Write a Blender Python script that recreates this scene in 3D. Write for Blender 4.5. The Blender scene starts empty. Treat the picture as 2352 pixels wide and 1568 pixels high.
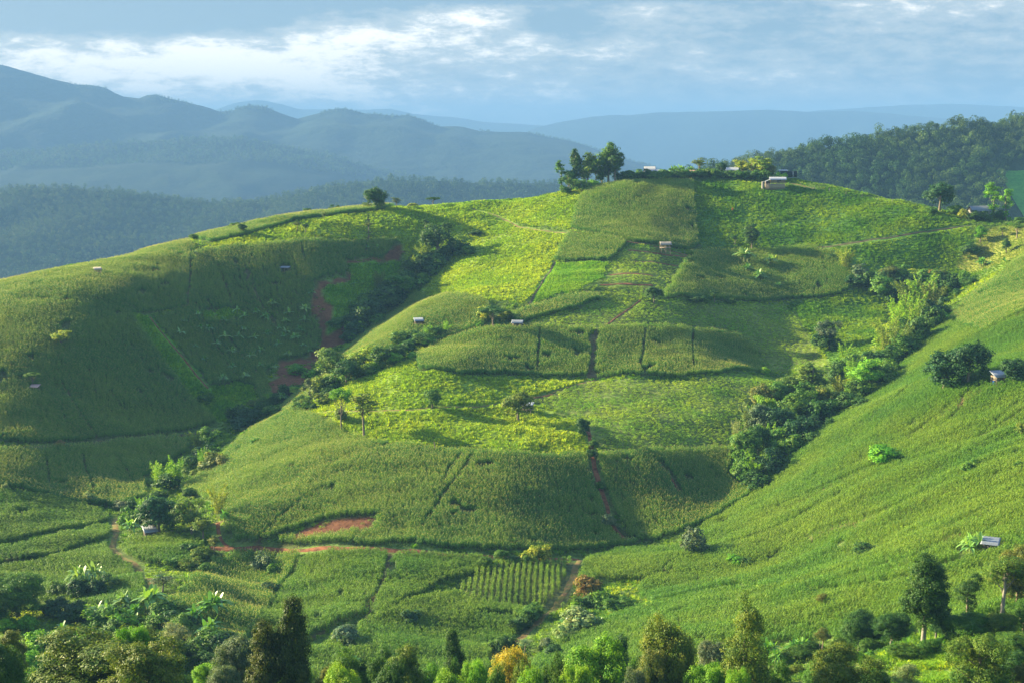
import bpy, math, random
import numpy as np
from mathutils import Vector, Matrix

sc = bpy.context.scene
COL = sc.collection
R = math.radians

# ------------------------------------------------------------------ camera
F = 3267.0                      # focal length in pixels of a 2352 wide frame (50 mm)
PITCH = math.atan(484 / F)
cam_d = bpy.data.cameras.new('camera')
cam_d.lens = 50.0
cam_d.sensor_width = 36.0
cam_d.clip_start = 0.5
cam_d.clip_end = 60000
cam = bpy.data.objects.new('camera', cam_d)
COL.objects.link(cam)
cam.location = (0, 0, 0)
cam.rotation_euler = (R(90) - PITCH, 0, 0)
sc.camera = cam

# ------------------------------------------------------------------ sun and sky
SUN_AZ, SUN_EL = -67.0, 19.0    # degrees from the view direction (left is negative), above the horizon
sun_d = bpy.data.lights.new('sun', 'SUN')
sun_d.energy = 5.0
sun_d.angle = R(0.55)
sun_d.color = (1.0, 0.86, 0.52)
sun = bpy.data.objects.new('sun', sun_d)
COL.objects.link(sun)
sdir = Vector((math.sin(R(SUN_AZ)) * math.cos(R(SUN_EL)), math.cos(R(SUN_AZ)) * math.cos(R(SUN_EL)), math.sin(R(SUN_EL))))
sun.rotation_euler = sdir.to_track_quat('Z', 'Y').to_euler()

class NT:
    def __init__(s, tree):
        s.t = tree
        s.n = tree.nodes
    def add(s, typ, **kw):
        n = s.n.new(typ)
        ins = kw.pop('ins', {})
        for k, v in kw.items():
            setattr(n, k, v)
        for k, v in ins.items():
            s.set(n.inputs[k], v)
        return n
    def set(s, sock, v):
        if isinstance(v, bpy.types.NodeSocket):
            s.t.links.new(v, sock)
        elif isinstance(v, bpy.types.Node):
            s.t.links.new(v.outputs[0], sock)
        else:
            if isinstance(v, tuple) and len(v) == 3 and sock.type == 'RGBA':
                v = (*v, 1)
            sock.default_value = v
    def math(s, op, a, b=None, c=None, clamp=False):
        n = s.n.new('ShaderNodeMath'); n.operation = op; n.use_clamp = clamp
        s.set(n.inputs[0], a)
        if b is not None: s.set(n.inputs[1], b)
        if c is not None: s.set(n.inputs[2], c)
        return n.outputs[0]
    def mix(s, f, a, b, mode='MIX'):
        n = s.n.new('ShaderNodeMix'); n.data_type = 'RGBA'; n.blend_type = mode
        s.set(n.inputs[0], f); s.set(n.inputs[6], a); s.set(n.inputs[7], b)
        return n.outputs[2]
    def ramp(s, fac, lo, hi, a=0.0, b=1.0):
        n = s.n.new('ShaderNodeMapRange'); n.interpolation_type = 'SMOOTHSTEP'
        s.set(n.inputs[0], fac); n.inputs[1].default_value = lo; n.inputs[2].default_value = hi
        n.inputs[3].default_value = a; n.inputs[4].default_value = b
        return n.outputs[0]
    def noise(s, vec, scale, detail=4, rough=0.55, dist=0.0, out=0):
        n = s.n.new('ShaderNodeTexNoise')
        s.set(n.inputs['Vector'], vec)
        n.inputs['Scale'].default_value = scale; n.inputs['Detail'].default_value = detail
        n.inputs['Roughness'].default_value = rough; n.inputs['Distortion'].default_value = dist
        return n.outputs[out]

world = bpy.data.worlds.new('World')
sc.world = world
world.use_nodes = True
def build_world():
    nt = NT(world.node_tree); nt.n.clear()
    sky = nt.add('ShaderNodeTexSky', sky_type='NISHITA', sun_disc=False, sun_elevation=R(SUN_EL), sun_rotation=R(SUN_AZ),
                 altitude=900.0, air_density=1.2, dust_density=1.5, ozone_density=1.5)
    tc = nt.add('ShaderNodeTexCoord')
    sep = nt.add('ShaderNodeSeparateXYZ', ins={0: tc.outputs['Generated']})
    X, Y, Z = sep.outputs
    az = nt.math('MULTIPLY', nt.math('ARCTAN2', X, Y), 57.2958)     # degrees right of the view direction
    el = nt.math('MULTIPLY', nt.math('ARCSINE', Z), 57.2958)
    comb = nt.add('ShaderNodeCombineXYZ', ins={0: az, 1: nt.math('MULTIPLY', el, 3.0), 2: 0.37})
    v = comb.outputs[0]
    big = nt.noise(v, 0.11, 6, 0.6, 0.35)
    fine = nt.noise(v, 0.75, 9, 0.7, 0.2)
    comb2 = nt.add('ShaderNodeCombineXYZ', ins={0: nt.math('MULTIPLY', az, 0.45), 1: nt.math('MULTIPLY', el, 5.0), 2: 3.1})
    streak = nt.noise(comb2.outputs[0], 0.22, 5, 0.55, 0.3)
    # broad masses of the sky, in degrees of azimuth and elevation
    def blob(a0, e0, wa, we):
        d = nt.math('ADD', nt.math('POWER', nt.math('DIVIDE', nt.math('SUBTRACT', az, a0), wa), 2.0),
                    nt.math('POWER', nt.math('DIVIDE', nt.math('SUBTRACT', el, e0), we), 2.0))
        return nt.math('EXPONENT', nt.math('MULTIPLY', d, -1.0))
    bright = nt.math('ADD', blob(-6.0, 3.55, 9.5, 1.1), nt.math('MULTIPLY', blob(-15, 2.5, 10, 0.95), 0.85))
    bright = nt.math('ADD', bright, nt.math('MULTIPLY', blob(14.0, 4.6, 2.4, 0.7), 0.55))
    bright = nt.math('ADD', bright, nt.math('MULTIPLY', blob(5.0, 4.5, 6.0, 0.7), 0.35))
    bright = nt.math('ADD', bright, nt.math('MULTIPLY', blob(-9.0, 1.6, 9.0, 0.8), 0.45))
    dark = nt.math('ADD', blob(-17, 4.3, 7.5, 0.75), nt.math('MULTIPLY', blob(-8, 5.3, 14, 0.42), 0.9))
    dark = nt.math('ADD', dark, nt.math('MULTIPLY', blob(1.8, 4.2, 1.8, 0.5), 1.1))
    m = nt.math('ADD', nt.math('MULTIPLY', nt.math('SUBTRACT', big, 0.17), 1.2), nt.math('ADD', nt.math('MULTIPLY', fine, 0.95), nt.math('MULTIPLY', streak, 0.5)))
    m = nt.math('ADD', m, nt.math('MULTIPLY', bright, 0.26))
    m = nt.math('SUBTRACT', m, nt.math('MULTIPLY', dark, 0.62))
    lit = nt.ramp(m, 1.20, 1.50)
    grey = nt.ramp(m, 0.92, 1.26)
    col = nt.mix(grey, (0.028, 0.050, 0.078), (0.085, 0.095, 0.107))
    col = nt.mix(lit, col, (0.27, 0.245, 0.22))
    # high above the frame the cloud cover opens towards the clear sky
    cover = nt.ramp(el, 7.0, 20.0, 1.0, 0.02)
    hs = nt.add('ShaderNodeMix', data_type='RGBA')
    sky_s = nt.mix(1.0, sky.outputs[0], (SKY_STR, SKY_STR, SKY_STR), 'MULTIPLY')
    cl = nt.mix(1.0, col, (CLOUD, CLOUD, CLOUD), 'MULTIPLY')
    fin = nt.mix(nt.math('MULTIPLY', cover, 0.9), sky_s, cl)
    bg = nt.add('ShaderNodeBackground', ins={'Color': fin, 'Strength': 1.0})
    out = nt.add('ShaderNodeOutputWorld', ins={'Surface': bg})
SKY_STR, CLOUD = 0.08, 1.0
build_world()
vs = sc.view_settings
vs.view_transform = 'Standard'; vs.look = 'None'; vs.gamma = 1.0; vs.exposure = 2.56
sc.display_settings.display_device = 'sRGB'
sc.cycles.use_denoising = True
sc.cycles.max_bounces = 6
sc.cycles.diffuse_bounces = 3
sc.cycles.glossy_bounces = 1
sc.cycles.transmission_bounces = 4
sc.cycles.volume_bounces = 1
sc.cycles.transparent_max_bounces = 4
sc.cycles.sample_clamp_indirect = 4.0
sc.render.use_persistent_data = False

rng = np.random.default_rng(11)
random.seed(5)

# ------------------------------------------------------------------ rays and terrain
cp, sp = math.cos(PITCH), math.sin(PITCH)
def ray(u, v):
    """world direction of a picture position, scaled to y = 1"""
    a, b = u - 1176.0, 784.0 - v
    y = F * cp + b * sp
    z = -F * sp + b * cp
    return a / y, z / y
def proj(x, y, z):
    d = y * cp - z * sp
    h = y * sp + z * cp
    return 1176 + F * x / d, 784 - F * h / d

VIS = [  # picture position and distance of points on the slopes
(-250,720,480),(-120,680,490),(0,652,500),(0,705,458),(0,850,416),(0,1025,377),(0,1130,350),(0,1240,320),(0,1350,292),(0,1480,258),
(-250,900,410),(-250,1130,345),(-250,1350,285),
(250,604,530),(250,680,467),(250,850,432),(250,1000,404),(250,1160,361),(250,1260,322),(300,1340,295),
(500,538,555),(500,600,516),(500,700,490),(500,850,463),(500,1000,425),(430,1060,394),(400,1100,380),(300,1200,348),
(600,940,442),(600,750,494),(600,850,466),(700,880,465),(780,800,492),(870,730,515),(950,655,535),(1030,565,556),
(750,650,508),(750,570,530),(900,570,548),(650,505,575),(860,478,585),(1100,468,590),(1290,442,588),(1450,414,595),(1600,408,600),(1780,410,590),
(1900,430,575),(2050,461,560),(2200,496,545),(2352,512,525),(2500,512,540),
(1070,600,530),(970,690,482),(960,740,458),(1100,720,460),(850,790,448),(700,945,402),(640,965,398),(560,1080,357),(700,1010,373),
(950,822,419),(1130,757,438),(1300,690,468),(1240,720,458),
(1300,560,530),(1300,480,570),(1150,500,578),(1150,600,525),(1300,620,505),(1200,800,433),(1200,860,414),(1000,862,401),(1200,950,386),(900,940,386),
(1200,1040,352),(900,1010,366),(1350,1045,355),(700,1100,342),(600,1180,326),(1000,1150,330),(1200,1150,333),(1000,1250,312),(1200,1265,314),
(700,1255,309),(560,1240,316),(450,1210,330),(1300,1250,320),
(1500,440,580),(1500,560,525),(1500,650,488),(1500,760,447),(1500,870,411),(1500,950,386),(1500,1040,360),(1500,1130,342),(1500,1240,325),
(1400,1150,343),(1300,1150,335),(1600,1100,355),(1680,1150,350),(1645,1195,337),(1480,1252,326),
(1700,440,583),(1700,520,555),(1700,600,528),(1700,700,485),(1700,800,450),(1650,950,389),(1650,1020,373),(1750,870,415),
(1900,500,557),(1900,600,522),(2100,540,528),(2000,640,507),(1800,700,493),(1900,800,452),(2000,750,468),(2230,560,520),
(1800,1000,386),(1900,912,412),(2100,730,482),(2180,655,510),(1740,1110,352),
(1760,1140,338),(1900,1060,333),(1930,975,360),(2090,850,395),(2200,720,440),(2300,620,468),(2380,565,480),(2352,700,405),(2352,800,362),(2352,900,320),
(2200,885,336),(2352,1100,265),(2100,1000,328),(2352,1240,225),(2100,1200,262),(1900,1200,286),(1720,1240,302),(2650,900,300),(2650,1240,212),(2650,650,430),(2650,1100,245),
(1900,1330,250),(2352,1400,185),(2100,1400,206),(1850,1450,217),(1560,1290,292),(1600,1372,256),(1600,1335,292),(1800,1346,252),(1800,1318,287),(1700,1350,259),(1400,1422,263),(1250,1497,246),(1480,1375,282),
(1330,1300,306),(1260,1400,281),(1170,1500,259),(1000,1500,256),(1200,1330,294),(1000,1400,276),(750,1300,298),(750,1400,273),(600,1450,275),
(450,1300,288),(450,1400,264),(610,1340,310),(600,1390,300),(300,1450,264),(1000,1568,238),(500,1568,238),(1600,1470,228),
(2100,1540,162),(2300,1520,165),(1800,1560,172),(1950,1500,182),(100,1550,160),(300,1560,165),(2650,1450,170),
]
HID = [  # hidden or outside the frame: x, y, z
(-50,432,-73),(-40,436,-71),(-22,447,-67.5),(75,447,-77),(105,470,-66),
(-60,200,-86),(0,200,-88),(50,205,-83),(-110,195,-82),(-60,150,-66),(0,150,-70),(-60,110,-52),(0,110,-55),(50,120,-52),(110,120,-46),
(0,60,-32),(-80,60,-30),(80,60,-28),(0,8,-6),(-60,0,-4),(60,0,-4),(0,-40,4),(-150,-40,4),(150,-40,4),(-170,80,-34),(170,60,-22),
(-300,500,-52),(-300,400,-70),(-300,300,-88),(-320,200,-80),(-320,0,-10),(300,400,-22),(300,300,-38),(300,200,-42),(300,80,-20),(300,550,-20),
]
CP = []
for u, v, y in VIS:
    a, t = ray(u, v)
    CP.append((a * y, y, t * y))
CP += HID
for u, v, y in [(-250,720,480),(0,652,500),(250,604,530),(500,538,555),(860,478,585),(1100,468,590),(1290,442,588),(1450,414,595),(1600,408,600),(1780,410,590),(1900,430,575),(2050,461,560),(2200,496,545),(2352,512,525),(2600,512,545)]:
    a, t = ray(u, v)
    s = 0.35 if u < 2100 else 0.25
    CP.append((a * (y + 22), y + 22, t * y - 3.0))
    CP.append((a * (y + 70), y + 70, t * y - 12 - 50 * s))
    CP.append((a * (y + 170), y + 170, t * y - 12 - 150 * s))
    CP.append((a * (y + 320), y + 320, t * y - 12 - 270 * s))
CP = np.array(CP)

def tps_fit(P, z, lam):
    n = len(P)
    d2 = ((P[:, None] - P[None]) ** 2).sum(-1)
    K = 0.5 * d2 * np.log(d2 + 1e-9)
    K[np.arange(n), np.arange(n)] = lam
    A = np.zeros((n + 3, n + 3)); A[:n, :n] = K
    A[:n, n] = 1; A[:n, n + 1:] = P; A[n, :n] = 1; A[n + 1:, :n] = P.T
    return np.linalg.solve(A, np.concatenate([z, [0, 0, 0]]))
PS = 100.0
W = tps_fit(CP[:, :2] / PS, CP[:, 2], 0.02)
def tps(x, y):
    out = W[-3] + W[-2] * x / PS + W[-1] * y / PS
    for i in range(len(CP)):
        d2 = (x / PS - CP[i, 0] / PS) ** 2 + (y / PS - CP[i, 1] / PS) ** 2
        out = out + W[i] * 0.5 * d2 * np.log(d2 + 1e-9)
    return out

def vnoise(x, y, seed=0):
    """smooth value noise, -1..1"""
    xi = np.floor(x).astype(np.int64); yi = np.floor(y).astype(np.int64)
    fx = x - xi; fy = y - yi
    fx = fx * fx * fx * (fx * (fx * 6 - 15) + 10); fy = fy * fy * fy * (fy * (fy * 6 - 15) + 10)
    def h(a, b):
        n = (a * 374761393 + b * 668265263 + seed * 1442695041) & 0xffffffff
        n = ((n ^ (n >> 13)) * 1274126177) & 0xffffffff
        n = n ^ (n >> 16)
        return (n & 0xffff) / 32767.5 - 1.0
    a, b, c, d = h(xi, yi), h(xi + 1, yi), h(xi, yi + 1), h(xi + 1, yi + 1)
    return (a * (1 - fx) + b * fx) * (1 - fy) + (c * (1 - fx) + d * fx) * fy
def fbm(x, y, octs=4, seed=0, gain=0.5):
    o = 0; a = 1.0
    for k in range(octs):
        o = o + a * vnoise(x * 2 ** k + 17.3 * k, y * 2 ** k - 9.1 * k, seed + k)
        a *= gain
    return o

GX0, GX1, GY0, GY1, GS = -420.0, 480.0, -60.0, 900.0, 1.5
gx = np.arange(GX0, GX1 + .1, GS); gy = np.arange(GY0, GY1 + .1, GS)
cx_ = np.arange(GX0, GX1 + 6.1, 6.0); cy_ = np.arange(GY0, GY1 + 6.1, 6.0)
cX, cY = np.meshgrid(cx_, cy_)
cZ = tps(cX, cY)
def bil(Z, x0, y0, s, x, y):
    fx = np.clip((x - x0) / s, 0, Z.shape[1] - 1.001); fy = np.clip((y - y0) / s, 0, Z.shape[0] - 1.001)
    i = fx.astype(int); j = fy.astype(int); a = fx - i; b = fy - j
    return (Z[j, i] * (1 - a) + Z[j, i + 1] * a) * (1 - b) + (Z[j + 1, i] * (1 - a) + Z[j + 1, i + 1] * a) * b
gX, gY = np.meshgrid(gx, gy)
# smooth upsample of the coarse spline, with relief the size of field undulations
def cubic(Z, x0, y0, s, x, y):
    fx = np.clip((x - x0) / s, 1, Z.shape[1] - 3.001); fy = np.clip((y - y0) / s, 1, Z.shape[0] - 3.001)
    i = fx.astype(int); j = fy.astype(int); a = fx - i; b = fy - j
    def w(t): return ((-t**3 + 2*t*t - t) / 2, (3*t**3 - 5*t*t + 2) / 2, (-3*t**3 + 4*t*t + t) / 2, (t**3 - t*t) / 2)
    wx, wy = w(a), w(b)
    o = 0
    for m in range(4):
        for n in range(4):
            o = o + wy[m] * wx[n] * Z[j + m - 1, i + n - 1]
    return o
gZ = cubic(cZ, GX0, GY0, 6.0, gX, gY)
fall = np.clip((gY - 25) / 90, 0, 1)
gZ = gZ + fall * (0.55 * fbm(gX / 34, gY / 26, 2, 3) + 0.42 * fbm(gX / 12, gY / 9, 3, 9))
gZ = gZ + fall * np.clip((350 - gY) / 60, 0, 1) * 0.85 * fbm(gX / 30 + .4 * gY / 30, gY / 8, 2, 14)
gZ = np.maximum(gZ, -262 + 3 * vnoise(gX / 60, gY / 60, 4))

def H(x, y):
    return bil(gZ, GX0, GY0, GS, np.asarray(x, float), np.asarray(y, float))
YS = np.arange(60.0, 880.0, 0.75)
def at(u, v, push=0.0):
    """ground point seen at a picture position (falls to the crest just below when the position is sky)"""
    for k in range(60):
        a, t = ray(u, v + k * 2)
        z = H(a * YS, YS) - t * YS
        hit = np.nonzero(z > 0)[0]
        if len(hit):
            i = hit[0]
            y = YS[i]
            if i > 0:
                y = YS[i - 1] + 0.75 * (-z[i - 1]) / (z[i] - z[i - 1] + 1e-9)
            y += push + (6.0 if k > 0 and push == 0 else 0)
            return np.array([a * y, y, float(H(a * y, y))])
    return np.array([a * 600, 600, float(H(a * 600, 600))])
def poly(pts):
    return np.array([at(u, v)[:2] for u, v in pts])
def inside(P, x, y):
    r = np.zeros(np.shape(x), bool)
    bb = (x >= P[:, 0].min()) & (x <= P[:, 0].max()) & (y >= P[:, 1].min()) & (y <= P[:, 1].max())
    xs, ys = x[bb], y[bb]
    c = np.zeros(len(xs), bool)
    n = len(P)
    for i in range(n):
        x1, y1 = P[i]; x2, y2 = P[(i + 1) % n]
        if y1 == y2: continue
        k = ((y1 > ys) != (y2 > ys)) & (xs < (x2 - x1) * (ys - y1) / (y2 - y1) + x1)
        c ^= k
    r[bb] = c
    return r
def dist_line(P, x, y):
    d = np.full(np.shape(x), 1e9)
    for i in range(len(P) - 1):
        a, b = P[i], P[i + 1]
        ab = b - a
        t = np.clip(((x - a[0]) * ab[0] + (y - a[1]) * ab[1]) / (ab @ ab + 1e-9), 0, 1)
        d = np.minimum(d, np.hypot(x - a[0] - t * ab[0], y - a[1] - t * ab[1]))
    return d

# ------------------------------------------------------------------ mesh helpers
def mesh_np(name, verts, faces, mat=None, smooth=False, attrs=None):
    """faces: int array (n,4) or (n,3)"""
    me = bpy.data.meshes.new(name)
    verts = np.ascontiguousarray(verts, np.float32); faces = np.ascontiguousarray(faces, np.int32)
    n, k = faces.shape
    me.vertices.add(len(verts)); me.vertices.foreach_set('co', verts.ravel())
    me.loops.add(n * k); me.loops.foreach_set('vertex_index', faces.ravel())
    me.polygons.add(n)
    me.polygons.foreach_set('loop_start', np.arange(0, n * k, k, dtype=np.int32))
    me.polygons.foreach_set('loop_total', np.full(n, k, np.int32))
    if smooth: me.polygons.foreach_set('use_smooth', np.ones(n, bool))
    for an, (dom, typ, val) in (attrs or {}).items():
        at_ = me.attributes.new(an, typ, dom)
        at_.data.foreach_set('color' if 'COLOR' in typ else 'value', np.ascontiguousarray(val, np.float32).ravel())
    me.update(); me.validate()
    if mat: me.materials.append(mat)
    return me
def link(name, me, parent=None, loc=None):
    o = bpy.data.objects.new(name, me); COL.objects.link(o)
    if parent: o.parent = parent
    if loc is not None: o.location = loc
    return o
def tag(o, label=None, cat=None, group=None, kind=None):
    if label: o['label'] = label
    if cat: o['category'] = cat
    if group: o['group'] = group
    if kind: o['kind'] = kind
    return o
def grid_faces(nx, ny):
    i = np.arange(nx * ny).reshape(ny, nx)
    return np.stack([i[:-1, :-1], i[:-1, 1:], i[1:, 1:], i[1:, :-1]], -1).reshape(-1, 4)
# ------------------------------------------------------------------ materials
def leaf_mat(name, col=None, trans=0.38, rough=0.55, spec=0.25, patch=None, patch_scale=0.03, hue=0.5, trans_tint=(1.25, 1.2, 0.45), tone=0.55):
    """foliage: takes the colour from the object (obj.color) when col is None; a little light passes through each leaf"""
    m = bpy.data.materials.new(name); m.use_nodes = True
    nt = NT(m.node_tree); nt.n.clear()
    oi = nt.add('ShaderNodeObjectInfo')
    base = oi.outputs['Color'] if col is None else None
    geo = nt.add('ShaderNodeNewGeometry')
    if col is not None:
        rgb = nt.add('ShaderNodeRGB'); rgb.outputs[0].default_value = (*col, 1)
        base = rgb.outputs[0]
        if patch:
            n1 = nt.noise(geo.outputs['Position'], patch_scale, 4, 0.6)
            base = nt.mix(nt.ramp(n1, 0.36, 0.66), base, patch)
        rnd = oi.outputs['Random']
        base = nt.mix(1.0, base, nt.add('ShaderNodeCombineColor', ins={0: nt.math('MULTIPLY_ADD', rnd, tone * 1.1, 1 - tone * .55), 1: nt.math('MULTIPLY_ADD', rnd, tone, 1 - tone * .5), 2: nt.math('MULTIPLY_ADD', rnd, tone * .6, 1 - tone * .3)}).outputs[0], 'MULTIPLY')
    at_ = nt.add('ShaderNodeAttribute', attribute_name='tone')
    k = nt.math('MULTIPLY_ADD', at_.outputs['Fac'], 0.7, 0.62)
    base = nt.mix(1.0, base, nt.add('ShaderNodeCombineColor', ins={0: nt.math('MULTIPLY', k, k), 1: k, 2: k}).outputs[0], 'MULTIPLY')
    p = nt.add('ShaderNodeBsdfPrincipled', ins={'Base Color': base, 'Roughness': rough, 'Specular IOR Level': spec})
    tcol = nt.mix(1.0, base, trans_tint, 'MULTIPLY')
    t = nt.add('ShaderNodeBsdfTranslucent', ins={'Color': tcol})
    mx = nt.add('ShaderNodeMixShader', ins={0: trans, 1: p.outputs[0], 2: t.outputs[0]})
    nt.add('ShaderNodeOutputMaterial', ins={'Surface': mx})
    return m
def plain_mat(name, col, rough=0.85, var=0.25, scale=3.0, bump=0.0, spec=0.2, metal=0.0, col2=None, stretch=None):
    m = bpy.data.materials.new(name); m.use_nodes = True
    nt = NT(m.node_tree); nt.n.clear()
    tc = nt.add('ShaderNodeTexCoord')
    vec = tc.outputs['Object']
    if stretch:
        vec = nt.add('ShaderNodeMapping', ins={'Vector': vec, 'Scale': stretch}).outputs[0]
    n = nt.noise(vec, scale, 5, 0.6)
    base = nt.mix(nt.ramp(n, 0.3, 0.7), tuple(c * (1 - var) for c in col), col2 or tuple(min(1, c * (1 + var)) for c in col))
    p = nt.add('ShaderNodeBsdfPrincipled', ins={'Base Color': base, 'Roughness': rough, 'Specular IOR Level': spec, 'Metallic': metal})
    if bump:
        b = nt.add('ShaderNodeBump', ins={'Strength': bump, 'Distance': 0.1, 'Height': n})
        nt.t.links.new(b.outputs[0], p.inputs['Normal'])
    nt.add('ShaderNodeOutputMaterial', ins={'Surface': p})
    return m
M = {}
M['leaf'] = leaf_mat('tree_leaf', None, trans=0.34, spec=0.12)
M['banana'] = leaf_mat('banana_leaf', None, trans=0.30, rough=0.38, spec=0.45)
M['bark'] = plain_mat('bark', (0.16, 0.125, 0.09), stretch=(6, 6, 1), bump=0.4)
M['bark_pale'] = plain_mat('pale_bark', (0.19, 0.17, 0.14), stretch=(5, 5, 1.2), bump=0.3)
M['stem'] = plain_mat('banana_stem', (0.16, 0.20, 0.07), stretch=(4, 4, 1))
M['corn'] = leaf_mat('corn_leaf', (0.084, 0.215, 0.024), trans=0.38, tone=.3, patch=(0.145, 0.262, 0.026), patch_scale=0.035)
M['corn_young'] = leaf_mat('young_corn_leaf', (0.078, 0.19, 0.014), trans=0.36, tone=.4, patch=(0.145, 0.235, 0.017), patch_scale=0.03)
M['tassel'] = leaf_mat('corn_tassel', (0.27, 0.32, 0.085), trans=0.3, tone=.3, patch=(0.32, 0.32, 0.09))
M['grass'] = leaf_mat('tall_grass', (0.21, 0.35, 0.014), trans=0.45, patch=(0.32, 0.42, 0.018), patch_scale=0.05)
M['grass_green'] = leaf_mat('green_grass', (0.08, 0.21, 0.010), trans=0.40, patch=(0.20, 0.32, 0.012), patch_scale=0.06)
M['rice'] = leaf_mat('upland_rice', (0.11, 0.27, 0.008), trans=0.42, patch=(0.21, 0.36, 0.012), patch_scale=0.12, tone=0.5)
M['crop'] = leaf_mat('low_crop_leaf', (0.14, 0.29, 0.016), trans=0.36, patch=(0.26, 0.37, 0.02), patch_scale=0.07)
M['tan'] = leaf_mat('dry_grass', (0.20, 0.26, 0.035), trans=0.3, patch=(0.14, 0.25, 0.02), patch_scale=0.09)
M['scrub'] = leaf_mat('scrub_leaf', (0.075, 0.15, 0.020), trans=0.34, patch=(0.12, 0.21, 0.025), patch_scale=0.05)
M['forest'] = leaf_mat('forest_leaf', (0.030, 0.075, 0.022), trans=0.25, patch=(0.060, 0.10, 0.022), patch_scale=0.012, tone=0.7, spec=.05)
M['forest_far'] = leaf_mat('far_forest_leaf', (0.035, 0.075, 0.028), trans=0.2, patch=(0.05, 0.085, 0.027), patch_scale=0.004, tone=0.5, spec=.03)

# ------------------------------------------------------------------ plant meshes for the crops (instanced as crops)
lib = bpy.data.collections.new('crop_plants')
class Acc:
    def __init__(s): s.v = []; s.f = []; s.t = []; s.m = []; s.n = 0
    def quads(s, V, F_, tone, mi=0):
        V = np.asarray(V, float); F_ = np.asarray(F_, int)
        s.v.append(V); s.f.append(F_ + s.n); s.t.append(np.full(len(V), tone) if np.isscalar(tone) else tone)
        s.m.append(np.full(len(F_), mi)); s.n += len(V)
    def mesh(s, name, mats, smooth=False):
        me = mesh_np(name, np.concatenate(s.v), np.concatenate(s.f), None, smooth, {'tone': ('POINT', 'FLOAT', np.concatenate(s.t))})
        for m in mats: me.materials.append(m)
        if len(mats) > 1: me.polygons.foreach_set('material_index', np.concatenate(s.m).astype(np.int32))
        return me
def ribbon(acc, path, widths, side, tone, mi=0):
    path = np.asarray(path, float); n = len(path)
    w = np.asarray(widths)[:, None] * 0.5 * np.asarray(side)[None]
    V = np.concatenate([path - w, path + w])
    i = np.arange(n - 1)
    acc.quads(V, np.stack([i, i + 1, i + 1 + n, i + n], -1), tone, mi)
def corn_clump(rg, n, h, mats, name, tassel=True, lw=0.11):
    a = Acc()
    for k in range(n):
        x0 = (k - (n - 1) / 2) * 0.42 + rg.normal(0, .05); y0 = rg.normal(0, .06)
        hh = h * rg.uniform(.88, 1.1)
        th0 = rg.uniform(0, math.pi)
        lean = rg.normal(0, .05, 2)
        ribbon(a, [(x0, y0, -.3), (x0 + lean[0], y0 + lean[1], hh * .9)], [.05, .03], (math.cos(th0), math.sin(th0), 0), .4)
        nl = 8
        for j in range(nl):
            z0 = hh * (.18 + .72 * j / nl); th = th0 + j * math.pi + rg.normal(0, .45)
            L = rg.uniform(.6, .95) * (1.0 if 1 < j < nl - 1 else .7) * h / 2.3
            d = np.array([math.cos(th), math.sin(th), 0]); s = np.array([-d[1], d[0], 0]) + np.array([0, 0, rg.normal(0, .25)])
            b = np.array([x0, y0, z0])
            up = rg.uniform(.35, .75)
            ribbon(a, [b, b + d * L * .38 + np.array([0, 0, L * up * .6]), b + d * L * .75 + np.array([0, 0, L * up * .5]), b + d * L + np.array([0, 0, L * (up * .5 - .5)])],
                   [lw * .6, lw, lw * .8, .01], s, rg.uniform(.25, .9))
        if tassel:
            t = np.array([x0 + lean[0], y0 + lean[1], hh * .88])
            for j in range(3):
                th = rg.uniform(0, 6.28); d = np.array([math.cos(th), math.sin(th), 0])
                ribbon(a, [t, t + d * .05 + (0, 0, .22), t + d * .16 + (0, 0, .36)], [.03, .035, .01], (-d[1], d[0], 0), rg.uniform(.5, 1), 1)
    me = a.mesh(name, mats)
    o = bpy.data.objects.new(name, me)
    return o
def tuft(rg, r, h, nb, mats, name, w=0.07, spread=.9):
    a = Acc()
    for k in range(nb):
        th = rg.uniform(0, 6.28); rr = r * math.sqrt(rg.uniform(0, 1))
        b = np.array([rr * math.cos(th), rr * math.sin(th), -.15])
        d = np.array([math.cos(th + rg.normal(0, .8)), math.sin(th + rg.normal(0, .8)), 0])
        L = h * rg.uniform(.6, 1.15) * (1 - .45 * (rr / r) ** 2)
        lean = rg.uniform(.15, spread)
        s = np.array([-d[1], d[0], rg.normal(0, .3)])
        ribbon(a, [b, b + d * L * lean * .35 + (0, 0, .15 + L * .7), b + d * L * lean + (0, 0, .15 + L * (.95 - lean * .35))], [w, w * .9, .008], s, rg.uniform(.15, 1))
    return bpy.data.objects.new(name, a.mesh(name, mats))
def leafy(rg, r, h, nl, ls, mats, name):
    a = Acc()
    u = rg.normal(size=(nl, 3)); u /= np.linalg.norm(u, axis=1)[:, None]
    c = u * np.array([r, r, h]) * rg.uniform(.5, 1, nl)[:, None] ** .5; c[:, 2] = np.abs(c[:, 2])
    add_leaves(a, rg, c, u * .6 + rg.normal(size=(nl, 3)) * .6 + (0, 0, .5), ls * rg.uniform(.6, 1.3, nl), rg.uniform(.1, 1, nl))
    return bpy.data.objects.new(name, a.mesh(name, mats))
def add_leaves(acc, rg, C, N, S, T, asp=0.5, mi=0, droop=0.0):
    n = len(C)
    N = N / (np.linalg.norm(N, axis=1)[:, None] + 1e-9)
    A = rg.normal(size=(n, 3)); A[:, 2] -= droop
    A -= (A * N).sum(1)[:, None] * N
    A /= (np.linalg.norm(A, axis=1)[:, None] + 1e-9)
    B = np.cross(N, A)
    S = S[:, None]
    V = np.stack([C - A * S * .5, C + B * S * asp * .5 + N * S * .06, C + A * S * .5, C - B * S * asp * .5 + N * S * .06], 1).reshape(-1, 3)
    acc.quads(V, np.arange(n * 4).reshape(-1, 4), np.repeat(T, 4), mi)

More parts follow.
